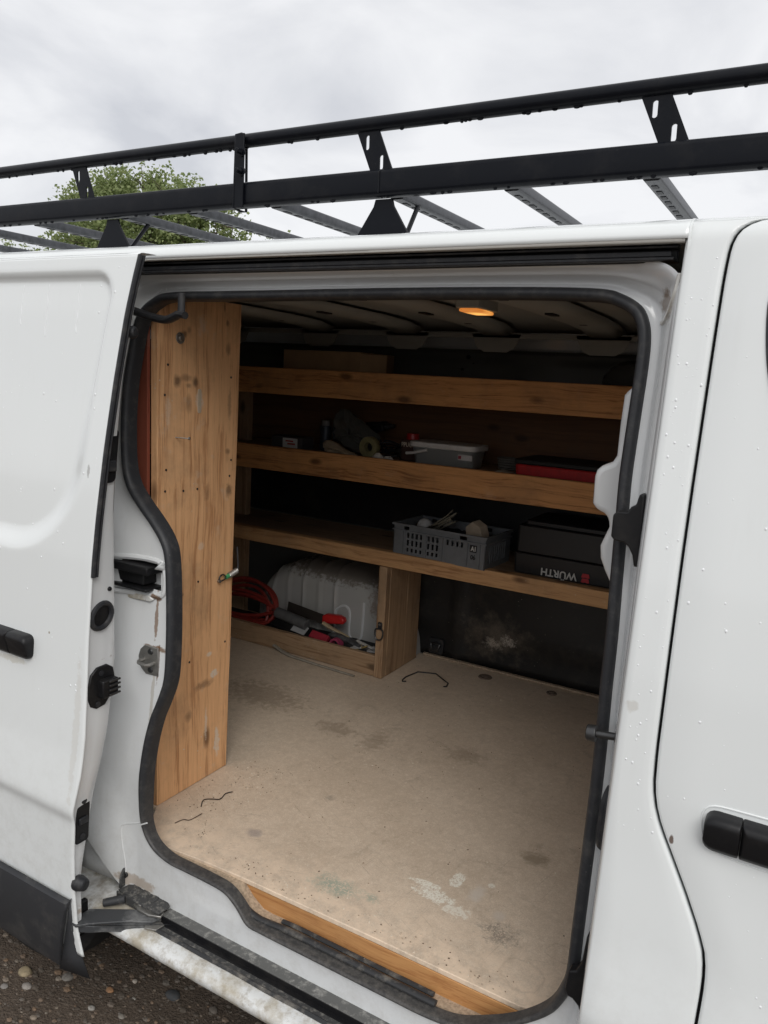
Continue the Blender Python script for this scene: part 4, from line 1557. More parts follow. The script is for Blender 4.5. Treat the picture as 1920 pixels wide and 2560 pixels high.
for k in range(70):
    z = rr.uniform(.75, 1.97)
    x = rr.uniform(xgap(z) + .015, .08)
    drop_on(x, z, 0, rr.choice((.0008, .001, .0012, .0016, .0022)))
for k in range(95):
    z = rr.uniform(1.05, 1.95)
    x = rr.uniform(-.215, xgap(z) - .008)
    drop_on(x, z, 0, rr.choice((.0007, .0008, .001, .0014, .002)))
for k in range(110):
    z = rr.uniform(.9, 1.95)
    x = rr.uniform(-1.85, xe(z) - .02)
    rc = recess(x, z)
    if .02 < rc < .98:
        continue
    drop_on(x, z, DO + .015 * rc, rr.choice((.0008, .001, .0013, .0018, .0025)))
for xt, zb_ in ((-1.705, 1.815), (-1.612, 1.79), (-1.505, 1.80)):
    zt_ = [1.908 - (1.908 - zb_) * k / 12 for k in range(13)]
    m.tube([(xt + .0015 * math.sin(k * 1.7), yb(z) + DO + .0146, z) for k, z in enumerate(zt_)], [.0005 + .0006 * (k / 12) for k in range(13)], 6, flat=1.0)
ob = m.build('water_drops', 'water', van, True)
ob['kind'] = 'stuff'

# ------------------------------------------------------------------ shelving on the far side
shelf = thing('shelving_unit', 'long pine shelving along the far wall with three lipped shelves', 'shelving', (-1.3, 1.55, .55))
XR = -.215


def board(name, x0, x1, y0, y1, z0, z1, mat, parent, bev=.003):
    return MB().box(x0, x1, y0, y1, z0, z1).build(name, mat, parent, bevel=bev)


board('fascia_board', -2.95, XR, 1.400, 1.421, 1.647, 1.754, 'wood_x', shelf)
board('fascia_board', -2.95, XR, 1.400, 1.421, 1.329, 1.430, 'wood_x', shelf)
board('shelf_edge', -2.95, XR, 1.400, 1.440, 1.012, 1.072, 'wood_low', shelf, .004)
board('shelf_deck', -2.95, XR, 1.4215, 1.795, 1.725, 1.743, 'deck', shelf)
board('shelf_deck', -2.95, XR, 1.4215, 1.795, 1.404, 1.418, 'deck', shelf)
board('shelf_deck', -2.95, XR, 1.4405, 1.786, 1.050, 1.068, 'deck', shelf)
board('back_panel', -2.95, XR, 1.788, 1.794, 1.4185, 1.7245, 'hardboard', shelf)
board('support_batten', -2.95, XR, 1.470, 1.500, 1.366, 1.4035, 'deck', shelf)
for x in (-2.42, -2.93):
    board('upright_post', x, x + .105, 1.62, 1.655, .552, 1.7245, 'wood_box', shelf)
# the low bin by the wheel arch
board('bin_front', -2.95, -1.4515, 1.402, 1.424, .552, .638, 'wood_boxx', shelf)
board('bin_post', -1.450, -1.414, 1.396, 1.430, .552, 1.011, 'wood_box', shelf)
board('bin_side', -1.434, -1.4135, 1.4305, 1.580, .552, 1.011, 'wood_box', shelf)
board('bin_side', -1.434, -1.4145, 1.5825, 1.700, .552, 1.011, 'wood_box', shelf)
m = MB()
m.prism(rrect(.010, .014, .006), (-1.431, 1.3955, .772), (1, 0, 0), (0, 0, 1), (0, -.004, 0))
dp = m.build('ring_plate', 'rubber', shelf, bevel=.001)
m = MB()
m.tube(spline([(-1.443, 1.389, .758), (-1.419, 1.389, .758), (-1.413, 1.388, .748), (-1.414, 1.387, .728), (-1.424, 1.386, .716), (-1.438, 1.386, .716), (-1.448, 1.387, .728), (-1.449, 1.388, .748)], 4, True), .0032, 8, True)
m.build('d_ring', 'darksteel', dp, True)
m = MB()
m.cyl((-1.431, 1.392, .777), (-1.431, 1.389, .777), .0045, 10)
m.build('screw', 'steel', dp, True)

# ------------------------------------------------------------------ near end panel
tower = thing('end_panel', 'tall pine board standing by the door opening with knots and white plaster smears', 'board', (-1.46, .385, .55))


def endpanel_mat():
    t = NT('pine_end_panel')
    base = MAT['wood_v']
    return base


def panel_wood():
    m_ = MAT['wood_v'].copy()
    m_.name = 'pine_end_panel'
    t = NT.__new__(NT)
    t.m, t.n, t.l = m_, m_.node_tree.nodes, m_.node_tree.links
    t.b, t._tc = t.n['Principled BSDF'], None
    src = t.b.inputs['Base Color'].links[0].from_socket
    c = src
    D, W = (0.085, 0.045, 0.024), (0.66, 0.58, 0.48)
    for (y, z), r, col, amt, rag in (((.305, 1.700), (.016, .020), D, .8, .2), ((.370, 1.700), (.012, .018), D, .85, .15), ((.335, 1.708), (.030, .012), D, .5, .3),
                                     ((.345, 1.69), (.012, .008), D, .5, .2), ((.385, 1.650), (.016, .030), W, .5, .35), ((.490, 1.86), (.008, .012), D, .7, .3),
                                     ((.478, 1.90), (.004, .016), D, .8, .2), ((.495, 1.79), (.014, .020), D, .5, .3), ((.510, 1.40), (.016, .026), D, .7, .35),
                                     ((.420, 1.40), (.012, .03), D, .4, .35), ((.46, .865), (.020, .014), W, .9, .45), ((.42, .845), (.05, .016), D, .55, .4),
                                     ((.478, .65), (.012, .05), W, .75, .55), ((.44, .93), (.012, .008), W, .7, .4), ((.43, .72), (.006, .05), W, .6, .5),
                                     ((.505, 1.64), (.010, .05), D, .45, .4), ((.50, 1.51), (.012, .012), D, .6, .3), ((.33, 1.13), (.008, .008), D, .6, .2),
                                     ((.36, .77), (.016, .022), D, .5, .3), ((.275, 1.62), (.012, .05), W, .3, .4), ((.40, 1.255), (.012, .015), W, .4, .4),
                                     ((.33, 1.82), (.010, .012), D, .75, .2), ((.345, 1.83), (.010, .012), D, .5, .2)):
        c = t.mix(t.math('MULTIPLY', t.blob((-1.45, y, z), (1.0, r[0], r[1]), rag, 55, 0.35 if col == W else 0.7, 0.5 if col == W else 0.0), amt if col == W else amt * .95), c, col)
    t.base(c)
    return m_


MAT['panel'] = panel_wood()
EX = -1.450
m = MB()
pr = random.Random(4)
ol = [(.243, .5515)]
for k in range(1, 24):                       # right-hand edge slightly uneven, as sawn
    ol.append((.522 + .024 * (k / 23) + pr.uniform(-.0012, .0012), .5515 + 1.363 * (k - 1) / 22))
ol.append((.236, 1.9145))
m.prism(ol, (EX - .022, 0, 0), (0, 1, 0), (0, 0, 1), (.022, 0, 0))
pan = m.build('panel_board', 'panel', tower, bevel=.0015)
board('side_lining', -2.3, -1.474, .2275, .2375, .552, 1.905, 'redply', tower, .001)
# fixings on the board
m = MB()
m.cyl((EX, .313, 1.808), (EX + .003, .313, 1.808), .0145, 20)
m.cyl((EX + .003, .313, 1.808), (EX + .007, .313, 1.808), .008, 12, .006)
m.build('washer_bolt', 'steel', tower, bevel=.0008)
m = MB()
m.prism(rrect(.0065, .032, .006), (EX - .0005, .385, 1.650), (0, 1, 0), (0, 0, 1), (.0025, 0, 0))
m.build('mending_plate', simple('pale_plate', (0.52, 0.42, 0.31), .55, .1), tower, bevel=.0006)
m = MB()
m.cyl((EX - .002, .300, 1.557), (EX + .030, .318, 1.556), .0014, 8)
m.cyl((EX + .029, .3175, 1.556), (EX + .0325, .319, 1.556), .0042, 10)
m.build('nail', 'steel', tower, True)
for y, z in ((.272, 1.74), (.262, 1.665), (.268, 1.475), (.33, 1.415), (.382, 1.415), (.265, 1.42), (.508, 1.715), (.515, 1.485), (.51, 1.44), (.39, 1.155), (.36, .93), (.505, .95)):
    m = MB()
    m.cyl((EX - .001, y, z), (EX + .0012, y, z), .0032, 8)
    m.build('screw', 'darksteel', tower, True)
# sprung hook at the edge of the board
hook = thing('bungee_hook', 'small wire hook with green sleeve on the edge of the tall board', 'hook', (EX, .52, 1.145))
m = MB()
m.tube(spline([(EX + .006, .468, 1.142), (EX + .006, .472, 1.154), (EX + .006, .484, 1.158), (EX + .006, .494, 1.152), (EX + .007, .498, 1.146)], 4), .0022, 8)
m.tube([(EX + .006, .466, 1.140), (EX + .006, .482, 1.140), (EX + .007, .497, 1.145)], .0022, 8)
m.build('wire_loop', 'darksteel', hook, True)
m = MB()
m.cyl((EX + .002, .470, 1.141), (EX + .009, .470, 1.141), .005, 10)
m.build('screw', 'steel', hook, True)
m = MB()
m.cyl((EX + .007, .496, 1.147), (EX + .007, .512, 1.151), .0062, 10)
m.build('sleeve', simple('green_plastic', (0.06, 0.30, 0.12), .4), hook, True)
m = MB()
hp = []
for k in range(60):
    a = k / 60 * 2 * math.pi * 8
    hp.append((EX + .007 + .0075 * math.cos(a), .508 + .036 * k / 60, 1.150 + .009 * k / 60 + .0075 * math.sin(a)))
m.tube(hp, .0019, 6)
m.build('spring', 'steel', hook, True)
m = MB()
m.tube(spline([(EX + .007, .543, 1.159), (EX + .006, .549, 1.170), (EX + .003, .550, 1.20), (EX + .002, .548, 1.228)], 4), .0024, 8)
m.build('cord', 'trim', hook, True)

# ------------------------------------------------------------------ goods on the shelves
# top shelf
m = MB()
m.box(-2.008, -1.628, 1.470, 1.740, 1.7435, 1.831)
cb = m.build('cardboard_box', 'card', None, bevel=.003)
tag(cb, 'long brown cardboard box lying on the top shelf', 'box')
m = MB()
m.prism([(-1.630, 1.470), (-1.545, 1.530), (-1.545, 1.536), (-1.630, 1.476)], (0, 0, 1.752), (1, 0, 0), (0, 1, 0), (0, 0, .072))
m.build('open_flap', 'card', cb)
m = MB()
bp = spline([(-.70, 0, 1.745), (-.690, 0, 1.79), (-.66, 0, 1.825), (-.60, 0, 1.843), (-.50, 0, 1.85), (-.40, 0, 1.82), (-.37, 0, 1.745)], 4)
rows = []
rr = random.Random(21)
for k in range(9):
    t = k / 8
    s_ = math.sqrt(max(0.0, 1 - (2 * t - 1) ** 2)) ** .5
    rows.append([(-.53 + (p.x + .53) * (.55 + .45 * s_) + rr.uniform(-.004, .004), 1.47 + .26 * t, 1.7435 + (p.z - 1.7435) * max(.05, s_) + rr.uniform(-.003, .003) * s_) for p in bp])
m.grid(rows)
bg = m.build('tool_bag', dusty_black('dark_bag_cloth', (0.030, 0.029, 0.027), .6, .35, (0.13, 0.12, 0.10), 12), None, True, solid=.004)
tag(bg, 'slumped dark bag on the top shelf beside the bulkhead', 'bag')

# middle shelf
MS = 1.4182
sb = thing('small_carton', 'small dark carton with white label on the middle shelf', 'carton', (-1.96, 1.5, MS))
MB().box(-2.06, -1.90, 1.475, 1.56, MS, 1.470).build('carton_body', simple('dark_carton', (.05, .045, .045), .6), sb, bevel=.002)
lb = MB().box(-2.000, -1.924, 1.4728, 1.4748, MS + .006, 1.464).build('white_label', simple('label_paper', (.62, .60, .58), .7, 0, .05), sb)
MB().box(-1.985, -1.945, 1.4722, 1.4728, 1.449, 1.455).box(-1.975, -1.935, 1.4722, 1.4728, 1.437, 1.444).build('red_print', simple('red_ink', (.40, .05, .04), .6), lb)


def crumple(name, outline, y0, dy, mat, seed, amp=.010, n=3):
    """soft packet: pillow over an outline in the XZ plane, wrinkled"""
    r_ = random.Random(seed)
    P = [(p.x, p.z) for p in spline([(a, 0, b) for a, b in outline], 3, True)]
    cx_ = sum(p[0] for p in P) / len(P)
    cz_ = sum(p[1] for p in P) / len(P)
    mm = MB()
    rows = []
    for side in (1,):
        for t, d in ((1.0, 0), (.93, .35), (.75, .75), (.5, .95), (.25, 1.0), (.02, 1.0)):
            rows.append([(cx_ + (x - cx_) * t + r_.uniform(-amp, amp) * .4, y0 - dy * d * .5 + r_.uniform(-amp, amp), max(min(p[1] for p in outline), cz_ + (z - cz_) * t + r_.uniform(-amp, amp) * .4)) for x, z in P])
    back = [[(x, 2 * y0 - y, z) for x, y, z in r] for r in rows]
    for R_ in (rows, back):
        R2 = [r + r[:1] for r in R_]
        mm.grid(R2)
    return mm.build(name, mat, None, True, auto=30)


t = NT('clear_film')
t.base((0.11, 0.11, 0.10))
t.set(Roughness=.18, Transmission_Weight=.35, IOR=1.3)
t.bump(t.noise(40, 5), .5, .004)
pb = crumple('plastic_packet', [(-1.765, 1.600), (-1.806, 1.525), (-1.79, 1.47), (-1.70, 1.428), (-1.61, 1.422), (-1.575, 1.47), (-1.60, 1.52), (-1.70, 1.575)], 1.56, .07, t.m, 31)
tag(pb, 'clear plastic bag of fittings propped up on the middle shelf', 'plastic bag')
rg = crumple('paper_packet', [(-1.79, 1.462), (-1.76, 1.472), (-1.66, 1.437), (-1.63, MS + .002), (-1.76, MS + .002), (-1.785, 1.44)], 1.475, .06, simple('tan_paper', (.36, .28, .19), .8, 0, .2), 33, .005)
tag(rg, 'tan crumpled paper packet below the clear plastic bag', 'packet')
m = MB()
rows = []
for k in range(33):
    a = 2 * math.pi * k / 32
    rows.append([(-1.573 + r * math.cos(a), 1.478 + d, MS + .0435 + r * math.sin(a)) for r, d in ((.018, -.010), (.022, -.014), (.040, -.012), (.043, -.006), (.043, .014), (.040, .02), (.018, .016))])
m.grid(rows)
rl = m.build('tape_roll', simple('olive_tape', (.20, .18, .085), .5, 0, .2), None, True)
tag(rl, 'olive yellow tape roll standing on the middle shelf', 'tape roll')
m = MB()
ht = []
rr = random.Random(44)
for k in range(40):
    a = k * .9
    ht.append((-1.49 + .035 * math.cos(a) + rr.uniform(-.006, .006), 1.50 + .02 * math.sin(a * 1.3), MS + .006 + .0013 * k + .012 * (1 + math.sin(a))))
m.tube(spline(ht, 3), .003, 6)
cb2 = m.build('cable_bundle', 'plastic', None, True)
tag(cb2, 'tangled thin black cable between the tape roll and the red topped pack', 'cable')
for i, (ol, sd, lab) in enumerate(([[(-1.545, MS + .001), (-1.54, 1.436), (-1.522, 1.446), (-1.505, 1.438), (-1.50, MS + .001)], 51, 'torn white paper scrap at the foot of the tape roll'], [[(-1.498, MS + .001), (-1.49, 1.434), (-1.465, 1.437), (-1.452, MS + .001)], 52, 'rounded white paper scrap beside the lidded plastic tub'])):
    s_ = crumple('paper_scrap', ol, 1.462, .02, simple('scrap_white', (.55, .51, .45), .8), sd, .002)
    tag(s_, lab, 'paper')
pk = thing('drink_pack', 'dark brown drink pack with red cap behind the lidded plastic tub', 'pack', (-1.42, 1.56, MS))
m = MB().box(-1.462, -1.372, 1.535, 1.60, MS, 1.502)
m.build('pack_body', simple('brown_pack', (.060, .028, .020), .5), pk, bevel=.004)
m = MB()
m.cyl((-1.425, 1.565, 1.502), (-1.425, 1.565, 1.526), .026, 18, .024)
m.build('red_cap', simple('red_cap', (.42, .02, .02), .4), pk, bevel=.002)
lettering('pack_lettering', 'PPUCC', .024, simple('pale_ink', (.62, .52, .42), .6), pk, (-1.458, 1.5340, 1.474), (1, 0, 0), (0, 0, 1), .060)

gun = thing('cordless_drill', 'black cordless drill lying behind the tape roll on the middle shelf', 'drill', (-1.70, 1.66, MS))
m = MB()
m.prism([(-1.76, .012), (-1.64, .012), (-1.615, .030), (-1.64, .062), (-1.66, .085), (-1.60, .10), (-1.61, .135), (-1.70, .125), (-1.745, .07)], (0, 1.63, MS), (1, 0, 0), (0, 0, 1), (0, .05, .006))
m.build('drill_body', 'plastic', gun, bevel=.006)
m = MB()
m.cyl((-1.605, 1.657, MS + .118), (-1.565, 1.657, MS + .124), .014, 12, .008)
m.build('drill_chuck', 'darksteel', gun, True)
can = thing('spray_can', 'dull dark spray can standing between the small carton and the plastic bag', 'spray can', (-1.855, 1.58, MS))
MB().cyl((-1.855, 1.58, MS), (-1.855, 1.58, MS + .105), .024, 18).build('can_body', simple('can_blue', (.030, .040, .055), .4, .3), can, bevel=.003)
MB().cyl((-1.855, 1.58, MS + .105), (-1.855, 1.58, MS + .128), .019, 16, .017).build('can_cap', simple('can_cap', (.16, .15, .14), .5), can, bevel=.002)
gv_ = crumple('work_glove', [(-1.50, MS + .001), (-1.515, MS + .04), (-1.49, MS + .065), (-1.47, MS + .05), (-1.455, MS + .072), (-1.435, MS + .045), (-1.43, MS + .001)], 1.60, .05, simple('glove_cloth', (.07, .065, .055), .9, 0, .3), 57, .006)
tag(gv_, 'crumpled dark work glove behind the thin black cable', 'glove')
m = MB()
for k in range(5):
    m.tube([(-1.03 + .035 * math.cos(a_) * (1 + .05 * k), 1.60 + .03 * math.sin(a_), MS + .008 + .009 * k) for a_ in [2 * math.pi * q / 20 for q in range(20)]], .0045, 6, True)
sp_ = m.build('strap_coil', simple('grey_strap', (.10, .095, .085), .8), None, True)
sp_['kind'] = 'stuff'
tag(sp_, 'grey coiled strap between the tub and the flat red case', 'strap')

tub = thing('storage_tub', 'clear round cornered plastic tub with white lid and handle on middle shelf', 'tub', (-1.25, 1.53, MS))


def rbox(mm, x0, x1, y0, y1, z0, z1, r, taper=0.0):
    o0 = [(x, y) for x, y in rrect((x1 - x0) / 2 - taper, (y1 - y0) / 2 - taper, r)]
    o1 = [(x, y) for x, y in rrect((x1 - x0) / 2, (y1 - y0) / 2, r)]
    cx_, cy_ = (x0 + x1) / 2, (y0 + y1) / 2
    n = len(o0)
    vs = [(cx_ + a, cy_ + b, z0) for a, b in o0] + [(cx_ + a, cy_ + b, z1) for a, b in o1]
    mm.add(vs, [tuple(range(n))[::-1], tuple(range(n, 2 * n))] + [(i, (i + 1) % n, n + (i + 1) % n, n + i) for i in range(n)])
    return mm


t = NT('cloudy_plastic')
t.base((0.36, 0.37, 0.36))
t.set(Roughness=.3, Transmission_Weight=.45, IOR=1.35)
rbox(MB(), -1.382, -1.118, 1.465, 1.60, MS, 1.484, .03, .010).build('tub_body', t.m, tub, bevel=.003)
rbox(MB(), -1.392, -1.108, 1.455, 1.61, 1.4845, 1.506, .035).build('tub_lid', simple('white_lid', (.55, .54, .52), .45, 0, .08), tub, bevel=.004)
m = MB()
m.tube([(-1.392, 1.452, 1.458), (-1.36, 1.450, 1.462), (-1.30, 1.449, 1.478)], .0055, 8)
m.build('tub_handle', simple('white_lid2', (.58, .57, .55), .45, 0, .05), tub, True)
MB().box(-1.178, -1.120, 1.4605, 1.4635, 1.452, 1.472).build('tub_label', simple('label_paper2', (.55, .53, .52), .7), tub)
MB().box(-1.176, -1.164, 1.4595, 1.4603, 1.456, 1.468).build('label_mark', simple('label_red', (.30, .04, .06), .6), tub)
rc = thing('flat_case', 'flat red case with black top lying on the middle shelf', 'case', (-.8, 1.55, MS))
rbox(MB(), -.955, -.58, 1.455, 1.70, MS, 1.462, .02, .004).build('case_body', simple('red_fabric', (.40, .012, .015), .55, 0, .2, 60), rc, bevel=.006)
rbox(MB(), -.960, -.575, 1.458, 1.705, 1.4622, 1.480, .02).build('case_top', simple('black_fabric', (.012, .012, .012), .7), rc, bevel=.005)
m = MB()
m.grid([[(-1.04 + .11 * i / 6, 1.44 + .10 * j / 4, MS + .003 + .012 * math.sin(i * .8) * math.sin(j * .9) ** 2) for i in range(7)] for j in range(5)])
ps = m.build('paper_sheet', simple('grey_paper', (.42, .38, .32), .8), None, True, solid=.001)
tag(ps, 'curled sheet of pale paper next to the flat red case', 'paper')

# lower shelf: grey crate, turned a little
LS = 1.0685
crate = thing('plastic_crate', 'grey slotted plastic crate with A1 06 sticker on the lower shelf', 'crate', (-1.208, 1.41, LS))
CW, CD, CH = .392, .215, .122
grey = simple('grey_crate_plastic', (.155, .165, .175), .45, 0, .12, 30)


def crate_wall(name, L, slots, th=.004):
    """wall in local u (along), z; slots are (u0,u1,z0,z1) openings"""
    us = sorted(set([0, L] + [s for q in slots for s in q[:2]]))
    zs_ = sorted(set([0, CH] + [s for q in slots for s in q[2:]]))
    mm = MB()
    idx = {}
    for i, u in enumerate(us):
        for j, z in enumerate(zs_):
            idx[i, j] = len(mm.v)
            mm.v.append((u, 0, z))
    for i in range(len(us) - 1):
        for j in range(len(zs_) - 1):
            uc, zc_ = (us[i] + us[i + 1]) / 2, (zs_[j] + zs_[j + 1]) / 2
            if any(a < uc < b and c_ < zc_ < d for a, b, c_, d in slots):
                continue
            mm.f.append((idx[i, j], idx[i + 1, j], idx[i + 1, j + 1], idx[i, j + 1]))
    o = mm.build(name, grey, crate, solid=th)
    return o


sl = []
zrow = ((.016, .030), (.040, .062), (.070, .090))
for u0 in (.060, .079, .098, .117):
    for z0, z1 in zrow:
        sl.append((u0, u0 + .0095, z0, z1))
for u0 in (.150, .169, .188):
    for z0, z1 in zrow:
        sl.append((u0, u0 + .0095, z0, z1))
for u0 in (.232, .252, .272, .291):
    sl.append((u0, u0 + .0095, .070, .090))
sl += [(.045, .068, .100, .115), (.285, .315, .100, .115)]
rot = math.radians(-3)
CM = Matrix.Translation((-1.404, 1.415, LS)) @ Matrix.Rotation(rot, 4, 'Z')


def cput(ob, M=Matrix.Identity(4)):
    ob.data.transform(CM @ M)
    return ob


cput(crate_wall('crate_front', CW, sl))
cput(crate_wall('crate_back', CW, sl), Matrix.Translation((0, CD, 0)))
sl2 = [(.03 + .019 * k, .042 + .019 * k, .02, .085) for k in range(8)]
RZ = Matrix.Rotation(math.pi / 2, 4, 'Z')
cput(crate_wall('crate_side', CD, sl2), Matrix.Translation((CW, 0, 0)) @ RZ)
cput(crate_wall('crate_side', CD, sl2), Matrix.Translation((0.004, 0, 0)) @ RZ)
cput(MB().box(.004, CW - .004, .004, CD, .002, .007).build('crate_base', grey, crate))
m = MB()
for z0, z1, e in ((.1145, .1225, .006), (.094, .0985, .005)):
    m.box(-e, CW + e, -e, -.0005, z0, z1)
    m.box(-e, CW + e, CD + .0045, CD + e + .004, z0, z1)
    m.box(-e, -.0005, -.0005, CD + .0045, z0, z1)
    m.box(CW + .0005, CW + e, -.0005, CD + .0045, z0, z1)
cput(m.build('crate_rim', grey, crate, bevel=.001))
for u in (.041, .143, .214, .318, .368):
    cput(MB().box(u, u + .004, -.0045, -.0005, .004, .0935).build('crate_rib', grey, crate, bevel=.0008))
blk = simple('sticker_black', (.008, .008, .008), .5)
stq = cput(MB().box(.330, .357, -.0016, -.0004, .060, .087).build('black_sticker', blk, crate))
ux = (CM.to_3x3() @ Vector((1, 0, 0)))
a0 = CM @ Vector((.334, -.0022, .0655))
lettering('sticker_lettering', 'A1', .024, simple('sticker_white', (.60, .60, .58), .5), crate, a0, ux, (0, 0, 1), .019)
a0 = CM @ Vector((.334, -.0010, .034))
lettering('crate_lettering', '06', .024, blk, crate, a0, ux, (0, 0, 1), .020)
# things in the crate
m = MB()
m.ball((-1.315, 1.50, LS + .108), (.032, .030, .030), 14, 8)
wb = m.build('white_cup', simple('dull_white', (.50, .50, .49), .5), None, True)
tag(wb, 'rounded dull white cup lying in the grey crate', 'cup')
m = MB()
rr = random.Random(61)
for k in range(9):
    a = rr.uniform(-.3, .3)
    m.obox((-1.245 + rr.uniform(-.02, .02), 1.50 + rr.uniform(-.03, .03), LS + .110 + .004 * k), ((math.cos(.55 + a), .2, math.sin(.55 + a)), (0, 1, 0), (-math.sin(.55 + a), 0, math.cos(.55 + a))), (.058, .010, .0022))
mt = m.build('bracket_bundle', simple('dull_brass', (.10, .09, .065), .3, .8), None)
tag(mt, 'bundle of dull metal straps sticking out of the grey crate', 'brackets')
m = MB()
m.grid([[(-1.39 + .35 * i / 14, 1.43 + .17 * j / 7, LS + .085 + .016 * rr.random()) for i in range(15)] for j in range(8)])
cl_ = m.build('dark_sack', dusty_black('dark_sack', (.010, .010, .010), .4, .2, (.1, .1, .1), 30), None, True, solid=.003)
tag(cl_, 'black plastic sack filling the grey crate', 'sack')
m = MB()
m.prism([(-1.122, .070), (-1.130, .135), (-1.105, .158), (-1.072, .140), (-1.060, .100), (-1.064, .070)], (0, 1.47, LS), (1, 0, 0), (0, 0, 1), (.015, .035, .006))
cc = m.build('carton_piece', simple('pale_card', (.38, .31, .23), .8, 0, .15), None, bevel=.002)
tag(cc, 'torn pale cardboard piece standing up in the grey crate', 'cardboard')

case = thing('tool_case', 'black tool case standing upside down with white lettering on lower shelf', 'case', (-.7, 1.6, LS))
cblack = simple('case_black', (.011, .011, .012), .48, 0, .2, 60)
FY = 1.458
rbox(MB(), -.928, -.44, FY, 1.74, LS + .0005, 1.144, .012, .003).build('case_lower', cblack, case, bevel=.004)
rbox(MB(), -.922, -.446, FY + .003, 1.737, 1.1465, 1.245, .012).build('case_upper', cblack, case, bevel=.004)
rbox(MB(), -.900, -.47, FY + .02, 1.72, 1.2452, 1.262, .012).build('case_foot', cblack, case, bevel=.003)
white_ink = simple('white_ink', (.60, .60, .57), .5, 0, .03)
wl_ = lettering('case_lettering', 'W\u00dcRTH', .0365, white_ink, case, (-.690, FY - .0030, 1.1015), (-1, 0, 0), (0, 0, -1), .130)
wl_.data.flip_normals()
m = MB()
for zz in (1.083, 1.1000):
    m.prism([(-.676, zz - .0065), (-.672, zz + .0065), (-.661, zz + .0075), (-.650, zz + .0065), (-.646, zz - .0065), (-.654, zz - .0085), (-.661, zz - .006), (-.668, zz - .0085)], (0, FY - .0024, 0), (1, 0, 0), (0, 0, 1), (0, .002, 0))
m.build('red_emblem', simple('emblem_red', (.42, .02, .03), .5, 0, .05), case)

# ------------------------------------------------------------------ the bin's contents
BZ = .5515
red = simple('red_rubber', (.25, .030, .022), .45, 0, .25, 50)
m = MB()
rr = random.Random(71)
pts = []
for k in range(84):
    a = k * 2 * math.pi / 14.0
    ex = .165 + .03 * math.sin(k * .31)
    lean = .5 + .35 * math.sin(k * .17)
    pts.append((-2.20 + ex * math.cos(a) + .02 * math.sin(k * .23), 1.500 + .055 * math.sin(a) * lean + .012 * math.cos(k * .7), .655 + .105 * math.sin(a) * (.45 + .5 * math.sin(k * .11) ** 2) + .0006 * k))
m.tube(spline([(x, y, max(z, .622)) for x, y, z in pts], 4), .0080, 8)
hs = m.build('red_hose', red, None, True)
tag(hs, 'coiled red rubber hose heaped in the bin by the wheel arch', 'hose')
saw = thing('hand_saw', 'hand saw with dark blade and bright red handle in the bin', 'saw', (-1.82, 1.52, .66))
m = MB()
m.prism([(-1.982, .690), (-1.975, .735), (-1.775, .712), (-1.775, .668)], (0, 1.520, 0), (1, 0, 0), (0, 0, 1), (0, .0025, 0))
m.build('saw_blade', simple('rusty_blade', (.050, .042, .036), .5, .4), saw)
m = MB()
hp_ = [(-1.785, .672), (-1.785, .712), (-1.765, .722), (-1.70, .727), (-1.678, .722), (-1.671, .708), (-1.676, .694), (-1.70, .690), (-1.76, .680)]
m.prism(hp_, (0, 1.506, 0), (1, 0, 0), (0, 0, 1), (0, .030, 0))
m.build('saw_handle', simple('red_handle', (.50, .018, .018), .4), saw, bevel=.007, seg=3)
m = MB()
m.cyl((-2.005, 1.478, .690), (-1.835, 1.470, .668), .024, 16)
tr_ = m.build('rubber_roll', simple('grey_roll', (.10, .10, .10), .6, 0, .2), None, bevel=.003)
tag(tr_, 'dark grey rolled mat lying across the bin in front of the saw', 'roll')
tray = thing('flat_tray', 'flat black tray with white sticker leaning on the bin front', 'tray', (-1.88, 1.45, .62))
m = MB()
ax = Vector((1, 0, -.13)).normalized()
ay = Vector((0, .86, .5)).normalized()
az = ax.cross(ay)
m.obox((-1.885, 1.462, .640), (ax, ay, az), (.12, .030, .008))
m.build('tray_body', 'plastic', tray, bevel=.002)
m = MB()
m.obox(Vector((-1.865, 1.462, .640)) + az * .0088, (ax, ay, az), (.036, .022, .0006))
m.build('tray_label', simple('tray_sticker', (.38, .38, .38), .6), tray)
m = MB()
m.obox((-1.755, 1.452, .636), ((1, .1, -.15), (0, .8, .6), (0, -.6, .8)), (.042, .018, .010))
rp = m.build('red_packet', simple('crimson_card', (.30, .02, .035), .5, 0, .2, 120), None, bevel=.002)
tag(rp, 'small crimson packet beside the flat black tray', 'packet')
m = MB()
rows = []
for k in range(25):
    a = 2 * math.pi * k / 24
    rows.append([(-1.665 + r * math.cos(a), 1.446 + d, .628 + r * math.sin(a)) for r, d in ((.018, -.014), (.027, -.014), (.027, .014), (.018, .014), (.018, -.014))])
m.grid(rows)
tp = m.build('pink_tape', simple('pink_tape', (.32, .045, .10), .45), None, True)
tag(tp, 'pink tape ring standing in the bin', 'tape roll')
m = MB()
m.tube(spline([(-1.765, 1.49, .688), (-1.72, 1.485, .676), (-1.66, 1.475, .668), (-1.615, 1.465, .664)], 4), [.010, .010, .011, .011, .010, .010, .009, .009, .008, .007, .006, .005, .004], 8, flat=.7)
kn = m.build('wooden_handle', simple('pale_wood', (.40, .32, .20), .6), None, True)
tag(kn, 'pale worn wooden tool handle lying below the red saw handle', 'handle')
m = MB()
m.tube(spline([(-1.72, 1.47, .652), (-1.66, 1.47, .655), (-1.60, 1.46, .648), (-1.55, 1.45, .640)], 4), [.008, .012, .016, .018, .019, .018, .018, .017, .016, .015, .012, .010, .008], 8, flat=.8)
gl = m.build('grinder_body', dusty_black('dusty_tool', (.05, .05, .052), .45, .4, (.3, .3, .3), 30), None, True)
tag(gl, 'dusty dark power tool lying in the bin', 'power tool')
